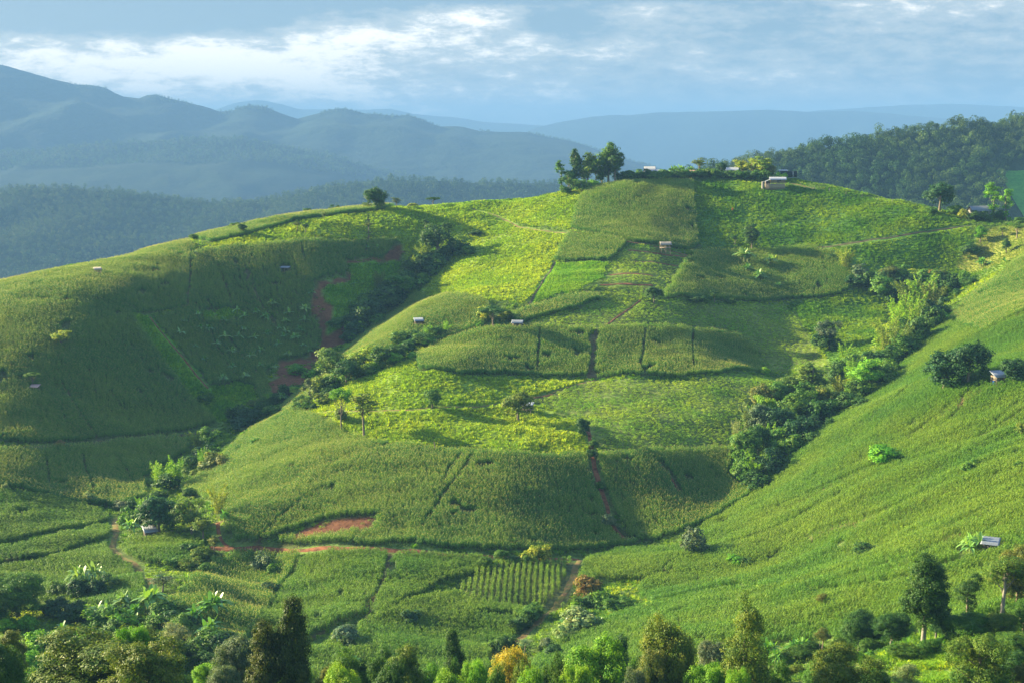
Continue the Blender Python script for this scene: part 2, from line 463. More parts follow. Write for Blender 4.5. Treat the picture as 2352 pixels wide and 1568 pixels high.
def lib_set(name, objs):
    c = bpy.data.collections.new(name)
    for o in objs: c.objects.link(o)
    return c
rg = np.random.default_rng(3)
LIB = {
    'corn': lib_set('corn_plants', [corn_clump(rg, 3, 2.25, [M['corn'], M['tassel']], 'corn_plant') for _ in range(5)]),
    'corn_green': lib_set('corn_plants_green', [corn_clump(rg, 3, 2.15, [M['corn_young'], M['tassel']], 'green_corn_plant', tassel=False, lw=.12) for _ in range(5)]),
    'grass': lib_set('grass_tufts', [tuft(rg, .55, .95, 46, [M['grass']], 'grass_tuft', .075) for _ in range(5)]),
    'grass_green': lib_set('green_grass_tufts', [tuft(rg, .55, .85, 46, [M['grass_green']], 'green_grass_tuft', .08) for _ in range(5)]),
    'rice': lib_set('rice_tufts', [tuft(rg, .38, .8, 34, [M['rice']], 'rice_tuft', .055, .45) for _ in range(4)]),
    'crop': lib_set('low_crop', [leafy(rg, .5, .55, 60, .22, [M['crop']], 'low_crop_plant') for _ in range(5)]),
    'tan': lib_set('dry_tufts', [tuft(rg, .5, .45, 30, [M['tan']], 'dry_grass_tuft', .06) for _ in range(4)]),
    'scrub': lib_set('scrub_plants', [leafy(rg, .8, .95, 90, .26, [M['scrub']], 'scrub_plant') for _ in range(4)] + [tuft(rg, .6, 1.1, 40, [M['grass_green']], 'scrub_grass', .08) for _ in range(2)]),
}
def gn_scatter(name, coll, pts, rot, scl, mat=None):
    """one object whose vertices carry plants"""
    me = bpy.data.meshes.new(name)
    me.vertices.add(len(pts)); me.vertices.foreach_set('co', np.ascontiguousarray(pts, np.float32).ravel())
    a = me.attributes.new('rot', 'FLOAT_VECTOR', 'POINT'); a.data.foreach_set('vector', np.ascontiguousarray(rot, np.float32).ravel())
    a = me.attributes.new('scl', 'FLOAT_VECTOR', 'POINT'); a.data.foreach_set('vector', np.ascontiguousarray(scl, np.float32).ravel())
    me.update()
    o = link(name, me)
    g = bpy.data.node_groups.new(name + '_plants', 'GeometryNodeTree')
    g.interface.new_socket('Geometry', in_out='INPUT', socket_type='NodeSocketGeometry')
    g.interface.new_socket('Geometry', in_out='OUTPUT', socket_type='NodeSocketGeometry')
    n = g.nodes; L = g.links
    gi = n.new('NodeGroupInput'); go = n.new('NodeGroupOutput')
    ci = n.new('GeometryNodeCollectionInfo'); ci.inputs[0].default_value = coll; ci.inputs[1].default_value = True; ci.inputs[2].default_value = True
    iop = n.new('GeometryNodeInstanceOnPoints'); iop.inputs['Pick Instance'].default_value = True
    r = n.new('GeometryNodeInputNamedAttribute'); r.data_type = 'FLOAT_VECTOR'; r.inputs[0].default_value = 'rot'
    s = n.new('GeometryNodeInputNamedAttribute'); s.data_type = 'FLOAT_VECTOR'; s.inputs[0].default_value = 'scl'
    L.new(gi.outputs[0], iop.inputs['Points']); L.new(ci.outputs[0], iop.inputs['Instance'])
    L.new(r.outputs[0], iop.inputs['Rotation']); L.new(s.outputs[0], iop.inputs['Scale'])
    L.new(iop.outputs[0], go.inputs[0])
    md = o.modifiers.new('plants', 'NODES'); md.node_group = g
    return o

# ------------------------------------------------------------------ fields (corner positions found on the slope, then kept as ground coordinates)
FIELDS = [
 # kind, object name, label, row angle, corners
 ('soil','bare_soil','', 0,[(726,645),(746,645),(744,690),(772,712),(766,735),(750,765),(802,748),(796,785),(752,803),(732,832),(690,838),(642,850),(636,832),(700,818),(735,798),(738,760),(714,700)]),
 ('soil','bare_soil','', 0,[(640,832),(720,838),(700,880),(660,915),(630,925),(614,880),(636,862)]),
 ('soil','bare_soil','', 0,[(647,1240),(700,1212),(760,1192),(868,1186),(850,1222),(780,1226),(680,1240)]),
 ('soil','bare_soil','', 0,[(908,560),(925,558),(928,580),(900,605),(880,600),(800,606),(802,650),(750,655),(750,645),(796,636),(798,600),(880,596)]),
 ('rice','rice_patch','bright green grassy crop on a small patch below the shaded corn and its dirt gap',0,[(650,838),(702,838),(700,860),(655,880),(645,862)]),
 ('rice','rice_strip','bright green strip running down between the two dark shaded cornfields',0,[(300,722),(348,726),(380,765),(433,825),(482,890),(545,876),(585,886),(596,932),(560,966),(503,970),(450,925),(392,850),(348,790)]),
 ('rice','rice_field','deep green grassy patch between the dirt gap and the trees of the left gully',0,[(804,603),(925,600),(905,640),(870,680),(835,710),(800,745),(765,762),(750,760),(768,733),(773,712),(746,690),(748,655),(804,652)]),
 ('rice','rice_patch','small brighter green patch in the middle of the shaded upper corn with banana plants',0,[(470,714),(545,708),(565,722),(520,738),(470,735)]),
 ('tan','dry_field','tan mown field with scattered small trees at the top right edge',0,[(2230,560),(2290,520),(2400,508),(2420,560),(2352,585),(2230,625),(2190,612),(2205,590)]),
 ('corn','corn_field','narrow corn strip with pale tassels along the left skyline of the main hill',20,[(430,552),(500,533),(620,504),(700,488),(800,476),(865,470),(905,474),(880,483),(760,497),(640,520),(560,543),(480,560)]),
 ('corn','corn_field','broad corn slope on the left hill, sunlit along its top and dark below',75,[(-160,690),(-60,668),(0,652),(120,628),(240,604),(350,574),(430,556),(447,575),(436,640),(430,705),(330,720),(306,726),(350,790),(398,852),(455,928),(498,970),(400,994),(300,1006),(200,1014),(100,1022),(-160,1032)]),
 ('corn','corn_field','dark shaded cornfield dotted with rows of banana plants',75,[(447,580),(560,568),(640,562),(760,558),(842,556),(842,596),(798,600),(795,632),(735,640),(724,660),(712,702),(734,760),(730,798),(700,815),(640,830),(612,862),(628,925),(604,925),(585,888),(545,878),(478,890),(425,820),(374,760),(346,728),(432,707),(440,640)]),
 ('corn','corn_field','small dark corn block at the upper right corner of the shaded field',75,[(846,556),(918,554),(908,590),(880,597),(846,597)]),
 ('corn','corn_field','low corn slope below the dark track on the left edge of the valley',80,[(-160,1040),(0,1034),(100,1030),(220,1023),(400,1004),(430,1010),(430,1040),(370,1070),(330,1100),(335,1140),(270,1168),(180,1158),(100,1140),(-160,1115)]),
 ('corn_green','corn_field','green corn tongue reaching in from the left edge below the scrub line',80,[(-160,1128),(0,1128),(100,1145),(190,1162),(262,1190),(225,1206),(100,1228),(0,1250),(-160,1270)]),
 ('corn_green','corn_field','thin curved corn terrace above the red track in the lower left',80,[(-160,1285),(0,1262),(120,1238),(225,1213),(268,1212),(268,1232),(200,1248),(160,1268),(60,1290),(0,1300),(-160,1330)]),
 ('corn_green','corn_field','lit corn meadow beside the curving yellow track in the lower left',80,[(-160,1345),(0,1310),(70,1300),(170,1275),(250,1248),(268,1270),(300,1300),(338,1330),(345,1380),(300,1402),(120,1392),(0,1350)]),
 ('corn_green','corn_field','small rounded corn field in front of the stilt hut under the big grey tree',80,[(268,1262),(300,1246),(330,1232),(440,1242),(480,1262),(480,1285),(430,1300),(340,1296),(290,1285)]),
 ('corn','corn_field','pale corn slope around the lone shed on the flank of the middle spur',60,[(962,672),(1040,683),(1110,690),(1128,718),(1110,748),(1040,775),(980,790),(900,805),(800,845),(740,895),(700,930),(660,948),(640,945),(700,890),(790,808),(850,762),(920,705)]),
 ('corn','corn_field','large dark green cornfield covering the foot of the middle hill',70,[(645,955),(690,950),(780,990),(850,1018),(960,1030),(1090,1043),(1200,1046),(1345,1044),(1362,1060),(1372,1130),(1395,1190),(1440,1225),(1470,1250),(1330,1264),(1150,1268),(1000,1258),(900,1250),(860,1256),(700,1256),(590,1252),(650,1240),(700,1242),(790,1228),(855,1224),(870,1186),(760,1190),(690,1212),(590,1246),(540,1246),(510,1225),(520,1190),(500,1160),(440,1140),(410,1125),(470,1090),(520,1040),(580,990)]),
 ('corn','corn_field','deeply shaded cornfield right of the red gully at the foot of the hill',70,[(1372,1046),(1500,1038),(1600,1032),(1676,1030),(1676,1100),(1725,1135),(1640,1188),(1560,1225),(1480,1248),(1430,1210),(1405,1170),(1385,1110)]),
 ('corn','corn_field','left half of the long corn terrace across the middle of the hill',85,[(952,822),(990,800),(1050,778),(1130,757),(1240,753),(1358,758),(1362,820),(1354,864),(1200,862),(1050,860),(960,852)]),
 ('corn','corn_field','right half of the long corn terrace across the middle of the hill',85,[(1376,757),(1480,752),(1600,762),(1700,772),(1735,800),(1750,840),(1748,856),(1650,860),(1560,868),(1364,868),(1370,820)]),
 ('corn','corn_field','crescent corn bed curving above the middle corn terrace',60,[(1172,735),(1230,706),(1300,684),(1372,679),(1382,690),(1340,704),(1270,722),(1200,744)]),
 ('corn','corn_field','large square corn block just below the hilltop hedge',85,[(1352,432),(1400,426),(1500,419),(1590,417),(1598,480),(1604,566),(1580,576),(1520,566),(1450,560),(1310,527),(1322,480)]),
 ('corn','corn_field','small tilted corn block under the hilltop corn square',75,[(1308,536),(1380,541),(1447,552),(1424,580),(1396,602),(1330,602),(1276,598),(1290,560)]),
 ('corn','corn_field','grey green dome of corn with banana plants near the lone dark tree',80,[(1582,585),(1640,578),(1740,576),(1860,570),(1905,580),(1940,605),(1985,655),(1940,672),(1800,690),(1650,692),(1522,688),(1550,640)]),
 ('rice','rice_field','brightest green smooth field between two footpaths on the middle spur',0,[(1272,604),(1397,605),(1382,640),(1330,665),(1260,682),(1218,700),(1235,660)]),
 ('crop','terrace_crop','low green crop on terraces striped with red soil around the open hut',0,[(1452,563),(1520,572),(1590,590),(1575,620),(1545,655),(1518,690),(1420,682),(1384,672),(1390,640),(1412,605)]),
 ('corn','corn_field','pale corn on the upper right slope under the tan field',55,[(2400,570),(2352,590),(2290,640),(2220,690),(2180,740),(2250,770),(2352,720),(2450,690),(2450,560)]),
 ('corn_green','corn_field','vast lit corn slope on the right side of the valley',60,[(2180,735),(2250,770),(2352,725),(2600,640),(2900,640),(2900,1300),(2352,1262),(2300,1250),(2200,1290),(2080,1330),(1960,1350),(1850,1352),(1700,1340),(1600,1330),(1540,1300),(1545,1262),(1610,1215),(1700,1160),(1760,1115),(1850,1020),(1925,955),(2000,900),(2060,850),(2110,800)]),
 ('corn_green','corn_field','corn wedge with tractor marks between the red road and the pit',60,[(1345,1290),(1400,1275),(1460,1264),(1540,1264),(1538,1300),(1600,1335),(1690,1345),(1600,1362),(1500,1385),(1470,1360),(1480,1335),(1440,1330),(1380,1330),(1330,1345),(1325,1320)]),
 ('corn_green','corn_field','lit corn ridge sloping down to the foreground trees at bottom right',60,[(1255,1494),(1300,1470),(1400,1428),(1500,1394),(1620,1370),(1730,1358),(1850,1362),(1960,1358),(2080,1340),(2200,1300),(2300,1270),(2352,1275),(2600,1280),(2600,1420),(2352,1420),(2150,1450),(1900,1470),(1700,1480),(1560,1510),(1400,1545),(1200,1560)]),
 ('corn_green','corn_field','rounded corn hump left of the dark furrow below the red road',90,[(690,1290),(760,1270),(870,1262),(893,1275),(884,1310),(862,1360),(835,1410),(780,1430),(700,1470),(600,1478),(598,1430),(640,1370)]),
 ('corn_green','corn_field','middle corn hump between the dark furrow and the striped rows',90,[(905,1275),(960,1268),(1060,1278),(1130,1290),(1090,1320),(1000,1345),(930,1380),(870,1410),(850,1400),(880,1345),(893,1300)]),
 ('rows','corn_field','corn planted in clear upright rows beside the diagonal track',88,[(1110,1302),(1220,1288),(1325,1292),(1312,1340),(1300,1390),(1230,1400),(1120,1390),(1050,1362),(1080,1330)]),
 ('corn_green','corn_field','lower corn slope running from the striped rows down to the foreground shrubs',88,[(1045,1365),(1120,1393),(1230,1403),(1292,1395),(1250,1430),(1190,1470),(1130,1540),(1000,1600),(650,1600),(700,1500),(860,1420),(940,1385)]),
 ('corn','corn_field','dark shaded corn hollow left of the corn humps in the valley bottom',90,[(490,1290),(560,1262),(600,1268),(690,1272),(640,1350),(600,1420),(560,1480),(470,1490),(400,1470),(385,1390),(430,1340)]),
 ('crop','low_crop_field','low green crop with red soil streaks above the middle corn terrace',0,[(1384,690),(1520,696),(1660,700),(1800,696),(1850,760),(1905,838),(1830,850),(1756,850),(1740,800),(1700,768),(1590,757),(1480,748),(1376,752),(1250,748),(1210,745),(1300,722)]),
 ('crop','low_crop_field','broad low crop field right of the lone round tree',0,[(1362,876),(1500,874),(1600,872),(1750,862),(1850,856),(1870,870),(1800,895),(1720,930),(1690,980),(1672,1026),(1500,1034),(1374,1042),(1350,1000),(1330,968),(1240,920),(1250,905),(1320,885)]),
 ('grass_green','green_slope','dark green grassy slope below the stilt house on the hilltop',0,[(1600,417),(1700,418),(1800,428),(1900,436),(2000,455),(2130,480),(2220,510),(2150,530),(2000,548),(1870,568),(1740,573),(1640,576),(1606,570)]),
 ('grass_green','green_slope','green terraced slope under the dark footpath at the upper right',0,[(1875,575),(2000,553),(2150,534),(2225,515),(2240,560),(2200,600),(2220,650),(2180,680),(2100,650),(2000,640),(1940,600)]),
 ('grass_green','green_slope','deep green terraced hollow beside the right gully trees',0,[(1812,697),(1940,675),(1990,662),(2032,700),(2020,780),(1960,830),(1910,835),(1860,760)]),
 ('grass','grass_slope','yellow green tussock grass along the top of the left hill',0,[(445,575),(480,562),(560,545),(640,522),(760,499),(880,485),(905,476),(1000,474),(1100,470),(1200,458),(1290,446),(1345,432),(1320,480),(1306,528),(1230,520),(1150,503),(1095,545),(1060,575),(1000,590),(930,600),(925,555),(842,553),(640,558)]),
 ('grass','grass_slope','sunlit tussock grass on the flank of the middle spur',0,[(1095,545),(1150,506),(1225,526),(1304,537),(1272,600),(1214,700),(1125,690),(1040,680),(965,668),(1030,600)]),
 ('grass','grass_slope','brightest yellow green grass terrace with the two tall thin trees',0,[(690,945),(720,915),(800,880),(880,850),(950,826),(958,856),(1100,866),(1358,870),(1330,882),(1250,902),(1228,920),(1330,970),(1345,1000),(1352,1040),(1180,1043),(1090,1040),(960,1028),(850,1014),(780,988)]),
]
# dark furrows and gaps that carry no crop: width in metres, positions
FURROWS = [
 (1.0,[(1240,757),(1238,800),(1234,850)]),(1.9,[(1370,760),(1362,815),(1354,868)]),(1.0,[(1482,756),(1478,810),(1470,845)]),(0.9,[(1592,764),(1590,810),(1594,850)]),
 (0.9,[(1090,1045),(1060,1090),(1020,1140),(1000,1175)]),(1.1,[(1060,1048),(1030,1085),(1020,1110)]),(0.6,[(560,610),(590,680),(610,720)]),(0.6,[(500,610),(530,690)]),
 (0.8,[(440,580),(436,640),(432,705)]),(0.6,[(450,700),(530,850),(545,870)]),(0.6,[(480,700),(590,860)]),(0.6,[(560,640),(600,700),(640,760)]),
 (0.9,[(142,880),(170,930),(205,980),(225,1012)]),(0.7,[(108,1060),(115,1120)]),(0.7,[(190,1045),(215,1130)]),(0.7,[(262,1045),(300,1100),(325,1140)]),
 (0.6,[(250,900),(300,960)]),(0.7,[(2230,690),(2352,650),(2420,620)]),(1.0,[(2080,1040),(2140,1000),(2200,950),(2225,900)]),(1.0,[(2190,1050),(2260,1000),(2330,940),(2400,900)]),
 (0.6,[(1930,1120),(2050,1070),(2150,1050)]),(0.7,[(1520,1330),(1548,1280)]),(0.6,[(1532,1332),(1560,1284)]),(0.7,[(760,1420),(900,1340)]),
 (1.0,[(895,1275),(885,1320),(860,1380),(845,1420)]),(0.7,[(500,1200),(620,1160),(660,1130)]),(0.9,[(590,1250),(640,1200),(700,1150),(760,1120)]),(0.7,[(970,1215),(1000,1175)]),
 (0.6,[(700,1470),(780,1440),(900,1430)]),(0.6,[(690,560),(700,600)]),(0.9,[(846,500),(846,556)]),(0.6,[(0,700),(60,690),(150,700)]),
 (0.6,[(2050,1180),(2200,1120),(2352,1080)]),(0.6,[(1900,1230),(2100,1170)]),
 (1.7,[(1760,1180),(1900,1120),(2050,1060)]),(1.7,[(1850,1240),(2000,1190),(2120,1150)]),(1.7,[(2080,1010),(2180,940),(2300,870)]),(1.7,[(2000,960),(2060,920),(2110,880)]),(1.7,[(2150,1230),(2260,1180),(2352,1160)]),
 (1.7,[(2240,1020),(2352,950)]),(1.7,[(2200,800),(2300,750),(2352,730)]),(1.7,[(1650,1260),(1760,1230),(1860,1180)]),(1.7,[(1950,1330),(2100,1290),(2200,1230)]),
]
PATHS = [  # width, colour kind, object label, positions
 (1.5,'yellow','narrow footpath curving across the upper grass slope',[(1085,480),(1130,492),(1160,505),(1190,522),(1240,530),(1305,536)]),
 (1.2,'red','footpath between the two hilltop corn blocks and the terraces',[(1305,532),(1380,542),(1450,558),(1520,570),(1590,590)]),
 (2.2,'dark','dark trench track along the foot of the left hill',[(-160,1036),(0,1030),(100,1026),(220,1018),(330,1006),(440,996),(500,985)]),
 (2.6,'red','red dirt road along the foot of the middle hill',[(480,1258),(540,1262),(610,1258),(700,1264),(800,1259),(900,1264),(1000,1270),(1100,1276),(1200,1282),(1330,1284)]),
 (2.6,'yellow','grassy track running diagonally down from the red road',[(1332,1286),(1318,1320),(1300,1360),(1270,1400),(1225,1440),(1180,1480),(1140,1520)]),
 (2.4,'yellow','curving yellow and red track in the lower left valley',[(262,1190),(268,1225),(258,1258),(275,1280),(315,1300),(345,1330),(350,1360)]),
 (1.6,'red','red rutted track beside the small tree at lower left',[(500,1200),(505,1235),(520,1258),(560,1264)]),
 (1.0,'yellow','thin footpath across the bright grass terrace',[(720,950),(800,945),(950,942),(1100,935),(1180,922),(1260,905),(1330,882),(1370,872)]),
 (1.2,'dark','dark footpath slanting across the green upper right slope',[(1870,570),(1960,558),(2040,548),(2120,533),(2230,518)]),
 (1.4,'red','terrace path of bare red soil below the open hut',[(1442,575),(1500,582),(1560,588),(1588,592)]),
 (1.2,'red','terrace edge of bare red soil above the lower crop terraces',[(1452,600),(1520,606),(1574,612)]),
 (1.8,'red','terrace edge of red soil at the left end of the terraces',[(1398,632),(1440,628),(1500,634)]),
 (1.8,'red','short strip of red soil above the crescent corn bed',[(1378,655),(1430,652),(1500,656)]),
 (1.2,'red','red soil streak winding down through the low crop',[(1470,690),(1430,720),(1395,745),(1375,755)]),
 (1.2,'dark','dark strip between the bright rice field and the grass spur',[(1274,602),(1245,650),(1215,700)]),
 (2.2,'red','eroded red gully between the two dark cornfields',[(1345,975),(1358,1020),(1366,1080),(1380,1120),(1395,1160),(1402,1200),(1420,1225),(1440,1240)]),
 (1.4,'red','short red erosion scar in the shaded corn',[(1520,1070),(1545,1100),(1560,1130)]),
 (1.5,'red','red dirt patch beside the lone round tree',[(1220,915),(1250,910),(1270,905)]),
 (1.3,'yellow','pale path on the crest in front of the fence posts',[(1790,418),(1830,424),(1870,434)]),
 (1.4,'red','brown edge between the green strip and the banana cornfield',[(344,728),(372,765),(425,825),(478,892)]),
]
for P in PATHS: P[3][:] = [tuple(q) for q in P[3]]
FP = [(k, nm, lb, ang, poly(pts)) for k, nm, lb, ang, pts in FIELDS]
PP = [(w, kd, lb, poly(pts)) for w, kd, lb, pts in PATHS]
FU = [(w, poly(pts)) for w, pts in FURROWS]

def wobble(x, y, a=0.8):
    return x + a * vnoise(x / 3.1, y / 3.1, 21), y + a * vnoise(x / 3.1 + 40, y / 3.1, 22)

# ------------------------------------------------------------------ ground sheet
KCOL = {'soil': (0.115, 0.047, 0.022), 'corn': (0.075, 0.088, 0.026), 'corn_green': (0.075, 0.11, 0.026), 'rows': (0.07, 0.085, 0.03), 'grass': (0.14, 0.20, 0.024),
        'grass_green': (0.06, 0.13, 0.02), 'rice': (0.08, 0.19, 0.015), 'crop': (0.12, 0.155, 0.03), 'tan': (0.16, 0.17, 0.035)}
gcol = np.empty(gX.shape + (3,)); gcol[:] = (0.09, 0.135, 0.028)
kind_id = np.full(gX.shape, -1)
wx, wy = wobble(gX, gY, 1.2)
todo = np.ones(gX.shape, bool)
for i, (k, nm, lb, ang, P) in enumerate(FP):
    ins = inside(P, wx, wy) & todo
    gcol[ins] = KCOL[k]; kind_id[ins] = i; todo &= ~ins
for w, P in FU:
    d = dist_line(P, gX, gY)
    gcol[d < w * .5 + .2] = (0.10, 0.075, 0.035)
def build_ground():
    n = fbm(gX / 9, gY / 9, 3, 31)[..., None]
    c = np.clip(gcol * (1 + .22 * n), 0.005, 1)
    rgba = np.concatenate([c, np.ones(c.shape[:2] + (1,))], -1).reshape(-1, 4)
    m = bpy.data.materials.new('ground_soil_and_turf'); m.use_nodes = True
    nt = NT(m.node_tree); nt.n.clear()
    a = nt.add('ShaderNodeAttribute', attribute_name='cover')
    geo = nt.add('ShaderNodeNewGeometry')
    n1 = nt.noise(geo.outputs['Position'], 1.1, 5, 0.65)
    n2 = nt.noise(geo.outputs['Position'], 0.12, 4, 0.6)
    k = nt.math('MULTIPLY', nt.ramp(n1, 0.25, 0.75, 0.6, 1.4), nt.ramp(n2, 0.3, 0.7, 0.8, 1.2))
    col = nt.mix(1.0, a.outputs['Color'], nt.add('ShaderNodeCombineColor', ins={0: k, 1: k, 2: k}).outputs[0], 'MULTIPLY')
    b = nt.add('ShaderNodeBump', ins={'Strength': 0.6, 'Distance': 0.35, 'Height': n1})
    p = nt.add('ShaderNodeBsdfPrincipled', ins={'Base Color': col, 'Roughness': 0.95, 'Specular IOR Level': 0.1, 'Normal': b})
    nt.add('ShaderNodeOutputMaterial', ins={'Surface': p})
    me = mesh_np('ground', np.stack([gX, gY, gZ], -1).reshape(-1, 3), grid_faces(len(gx), len(gy)), m, True, {'cover': ('POINT', 'FLOAT_COLOR', rgba)})
    tag(link('ground', me), 'rolling hillside ground under the fields of the valley', kind='structure')
build_ground()

M['red'] = plain_mat('red_soil', (0.14, 0.052, 0.022), 0.95, 0.5, 0.8, 0.5)
M['yellow'] = plain_mat('trodden_track', (0.14, 0.17, 0.03), 0.95, 0.35, 0.5, 0.4, col2=(0.20, 0.115, 0.045))
M['dark'] = plain_mat('dark_soil', (0.075, 0.055, 0.03), 0.95, 0.3, 0.6, 0.5)  # dark brown soil colour for the dark tracks and strips
def strip(P, w, name, mat, label, up=0.06):
    w = w * .8
    seg = [P[0]]
    for a, b in zip(P[:-1], P[1:]):
        n = max(1, int(np.hypot(*(b - a)) / 1.2))
        seg += [a + (b - a) * (j + 1) / n for j in range(n)]
    S = np.array(seg)
    for _ in range(3):
        S[1:-1] = (S[:-2] + 2 * S[1:-1] + S[2:]) / 4
    T = np.gradient(S, axis=0); T /= np.linalg.norm(T, axis=1)[:, None] + 1e-9
    N = np.stack([-T[:, 1], T[:, 0]], -1)
    k = 5
    V = []
    for j in range(k):
        f = (j / (k - 1) - .5) * w
        ww = 1 + .45 * fbm(S[:, 0] / 4 + j, S[:, 1] / 4, 2, 50 + j)
        Q = S + N * f * ww[:, None]
        z = H(Q[:, 0], Q[:, 1]) + up - (0.15 if j in (0, k - 1) else 0)
        V.append(np.column_stack([Q, z]))
    V = np.array(V).transpose(1, 0, 2).reshape(-1, 3)
    me = mesh_np(name, V, grid_faces(k, len(S)), mat, True)
    return tag(link(name, me), label, kind='structure')
for w, kd, lb, P in PP:
    strip(P, w, 'path', M[kd], lb)

# ------------------------------------------------------------------ crops
def crop_points(P, kind, ang, prev):
    x0, y0 = P.min(0) - 2; x1, y1 = P.max(0) + 2
    c = (P.min(0) + P.max(0)) / 2; r = np.hypot(x1 - x0, y1 - y0) / 2 + 2
    if kind.startswith('corn') or kind == 'rows':
        da, dr = (0.86, 0.50) if kind != 'rows' else (.8, 1.25)
    elif kind == 'rice': da, dr = .62, .62
    elif kind in ('grass', 'grass_green'): da, dr = .95, .95
    elif kind == 'crop': da, dr = 1.0, 1.0
    elif kind == 'tan': da, dr = .8, .8
    else: da, dr = 1.3, 1.3
    A, B = np.meshgrid(np.arange(-r, r, da), np.arange(-r, r, dr))
    A = A.ravel(); B = B.ravel()
    corn = kind.startswith('corn') or kind == 'rows'
    j = (.5 if corn and kind != 'rows' else .12) if corn else .5
    A = A + rng.uniform(-.5, .5, A.shape) * da * (1 if corn else 1); B = B + rng.uniform(-1, 1, B.shape) * j * dr * .5
    t = R(ang)
    if corn: B = B + (2.2 if kind != 'rows' else .3) * vnoise(A / 19, B / 19, 5)
    x = c[0] + A * math.cos(t) - B * math.sin(t); y = c[1] + A * math.sin(t) + B * math.cos(t)
    k = (x > x0) & (x < x1) & (y > y0) & (y < y1)
    x, y = x[k], y[k]
    wx_, wy_ = wobble(x, y, .7)
    k = inside(P, wx_, wy_)
    x, y = x[k], y[k]
    k = np.ones(len(x), bool)
    for Q in prev:
        k &= ~inside(Q, x, y)
    for w, L in FU:
        k &= dist_line(L, x, y) > w * .38 + .05
    for w, kd, lb, L in PP:
        k &= dist_line(L, x, y) > w * .5 + .35
    return x[k], y[k]
CLEAR = []     # round plots kept free for huts: x, y, r
def scatter_field(kind, name, label, ang, P, prev):
    x, y = crop_points(P, kind, ang, prev)
    for cx0, cy0, rr in CLEAR:
        k = np.hypot(x - cx0, y - cy0) > rr
        x, y = x[k], y[k]
    pn = fbm(x / 7, y / 7, 3, 77)
    if kind in ('grass', 'grass_green', 'crop'):
        k = rng.uniform(0, 1, len(x)) < np.clip(.93 + .25 * pn, .35, 1); x, y, pn = x[k], y[k], pn[k]
    elif kind.startswith('corn'):
        thin = fbm(x / 5, y / 5, 2, 99)
        k = (thin > -1.02) & (rng.uniform(0, 1, len(x)) < .96); x, y, pn = x[k], y[k], pn[k]
    z = H(x, y)
    n = len(x)
    corn = kind.startswith('corn') or kind == 'rows'
    if corn:
        rz = R(ang) + rng.normal(0, .12, n) + np.pi * rng.integers(0, 2, n)
        s = np.clip(.80 + .06 * pn + rng.normal(0, .035, n), .45, 1.1) * (1 if kind != 'rows' else 1.1)
        scl = np.stack([np.full(n, .78), np.ones(n) * .85, s], -1)
    else:
        rz = rng.uniform(0, 6.28, n)
        big = {'grass': .36, 'grass_green': .36, 'rice': .08, 'crop': .32, 'tan': .2}.get(kind, .3)
        s = np.clip(1 + big * pn + rng.normal(0, big * .6, n), .4, 2.0)
        scl = np.stack([.8 + .3 * s, .8 + .3 * s, s * (.8 if kind != 'rice' else 1)], -1)
    rot = np.stack([rng.normal(0, .05, n), rng.normal(0, .05, n), rz], -1)
    coll = LIB['corn_green' if kind == 'rows' else kind]
    o = gn_scatter(name, coll, np.stack([x, y, z], -1), rot, scl)
    tag(o, label, {'corn': 'cornfield', 'corn_green': 'cornfield', 'rows': 'cornfield', 'rice': 'crop field', 'crop': 'crop field', 'tan': 'field'}.get(kind, 'grass'), kind='stuff')
    return n

def soil_weeds():
    P_ = [q for q in FP if q[0] == 'soil']
    xs, ys = [], []
    for k, nm, lb, ang, P in P_:
        x0, y0 = P.min(0); x1, y1 = P.max(0)
        n = int((x1 - x0) * (y1 - y0) * .5)
        x = rng.uniform(x0, x1, n); y = rng.uniform(y0, y1, n)
        k_ = inside(P, x, y) & (fbm(x / 5, y / 5, 2, 45) > .25); xs.append(x[k_]); ys.append(y[k_])
    x = np.concatenate(xs); y = np.concatenate(ys); n = len(x); s = rng.uniform(.3, .8, n)
    o = gn_scatter('weeds', LIB['scrub'], np.stack([x, y, H(x, y)], -1), np.stack([0 * s, 0 * s, rng.uniform(0, 6.28, n)], -1), np.stack([s, s, s * .7], -1))
    tag(o, 'thin weeds creeping over the bare red soil patches', 'weeds', kind='stuff')
soil_weeds()
# ------------------------------------------------------------------ trees and plants as things
def tube(acc, pts, rads, tone=.5, sides=6, mi=0):
    pts = np.asarray(pts, float); n = len(pts)
    T = np.gradient(pts, axis=0); T /= np.linalg.norm(T, axis=1)[:, None] + 1e-9
    ref = np.where(np.abs(T[:, 2:3]) > .9, np.array([[1., 0, 0]]), np.array([[0, 0, 1.]]))
    A = np.cross(T, ref); A /= np.linalg.norm(A, axis=1)[:, None] + 1e-9
    B = np.cross(T, A)
    th = np.arange(sides) * 2 * math.pi / sides
    V = pts[:, None] + (A[:, None] * np.cos(th)[None, :, None] + B[:, None] * np.sin(th)[None, :, None]) * np.asarray(rads)[:, None, None]
    V = V.reshape(-1, 3)
    f = []
    for i in range(n - 1):
        for j in range(sides):
            k = (j + 1) % sides
            f.append((i * sides + j, i * sides + k, (i + 1) * sides + k, (i + 1) * sides + j))
    acc.quads(V, f, tone, mi)
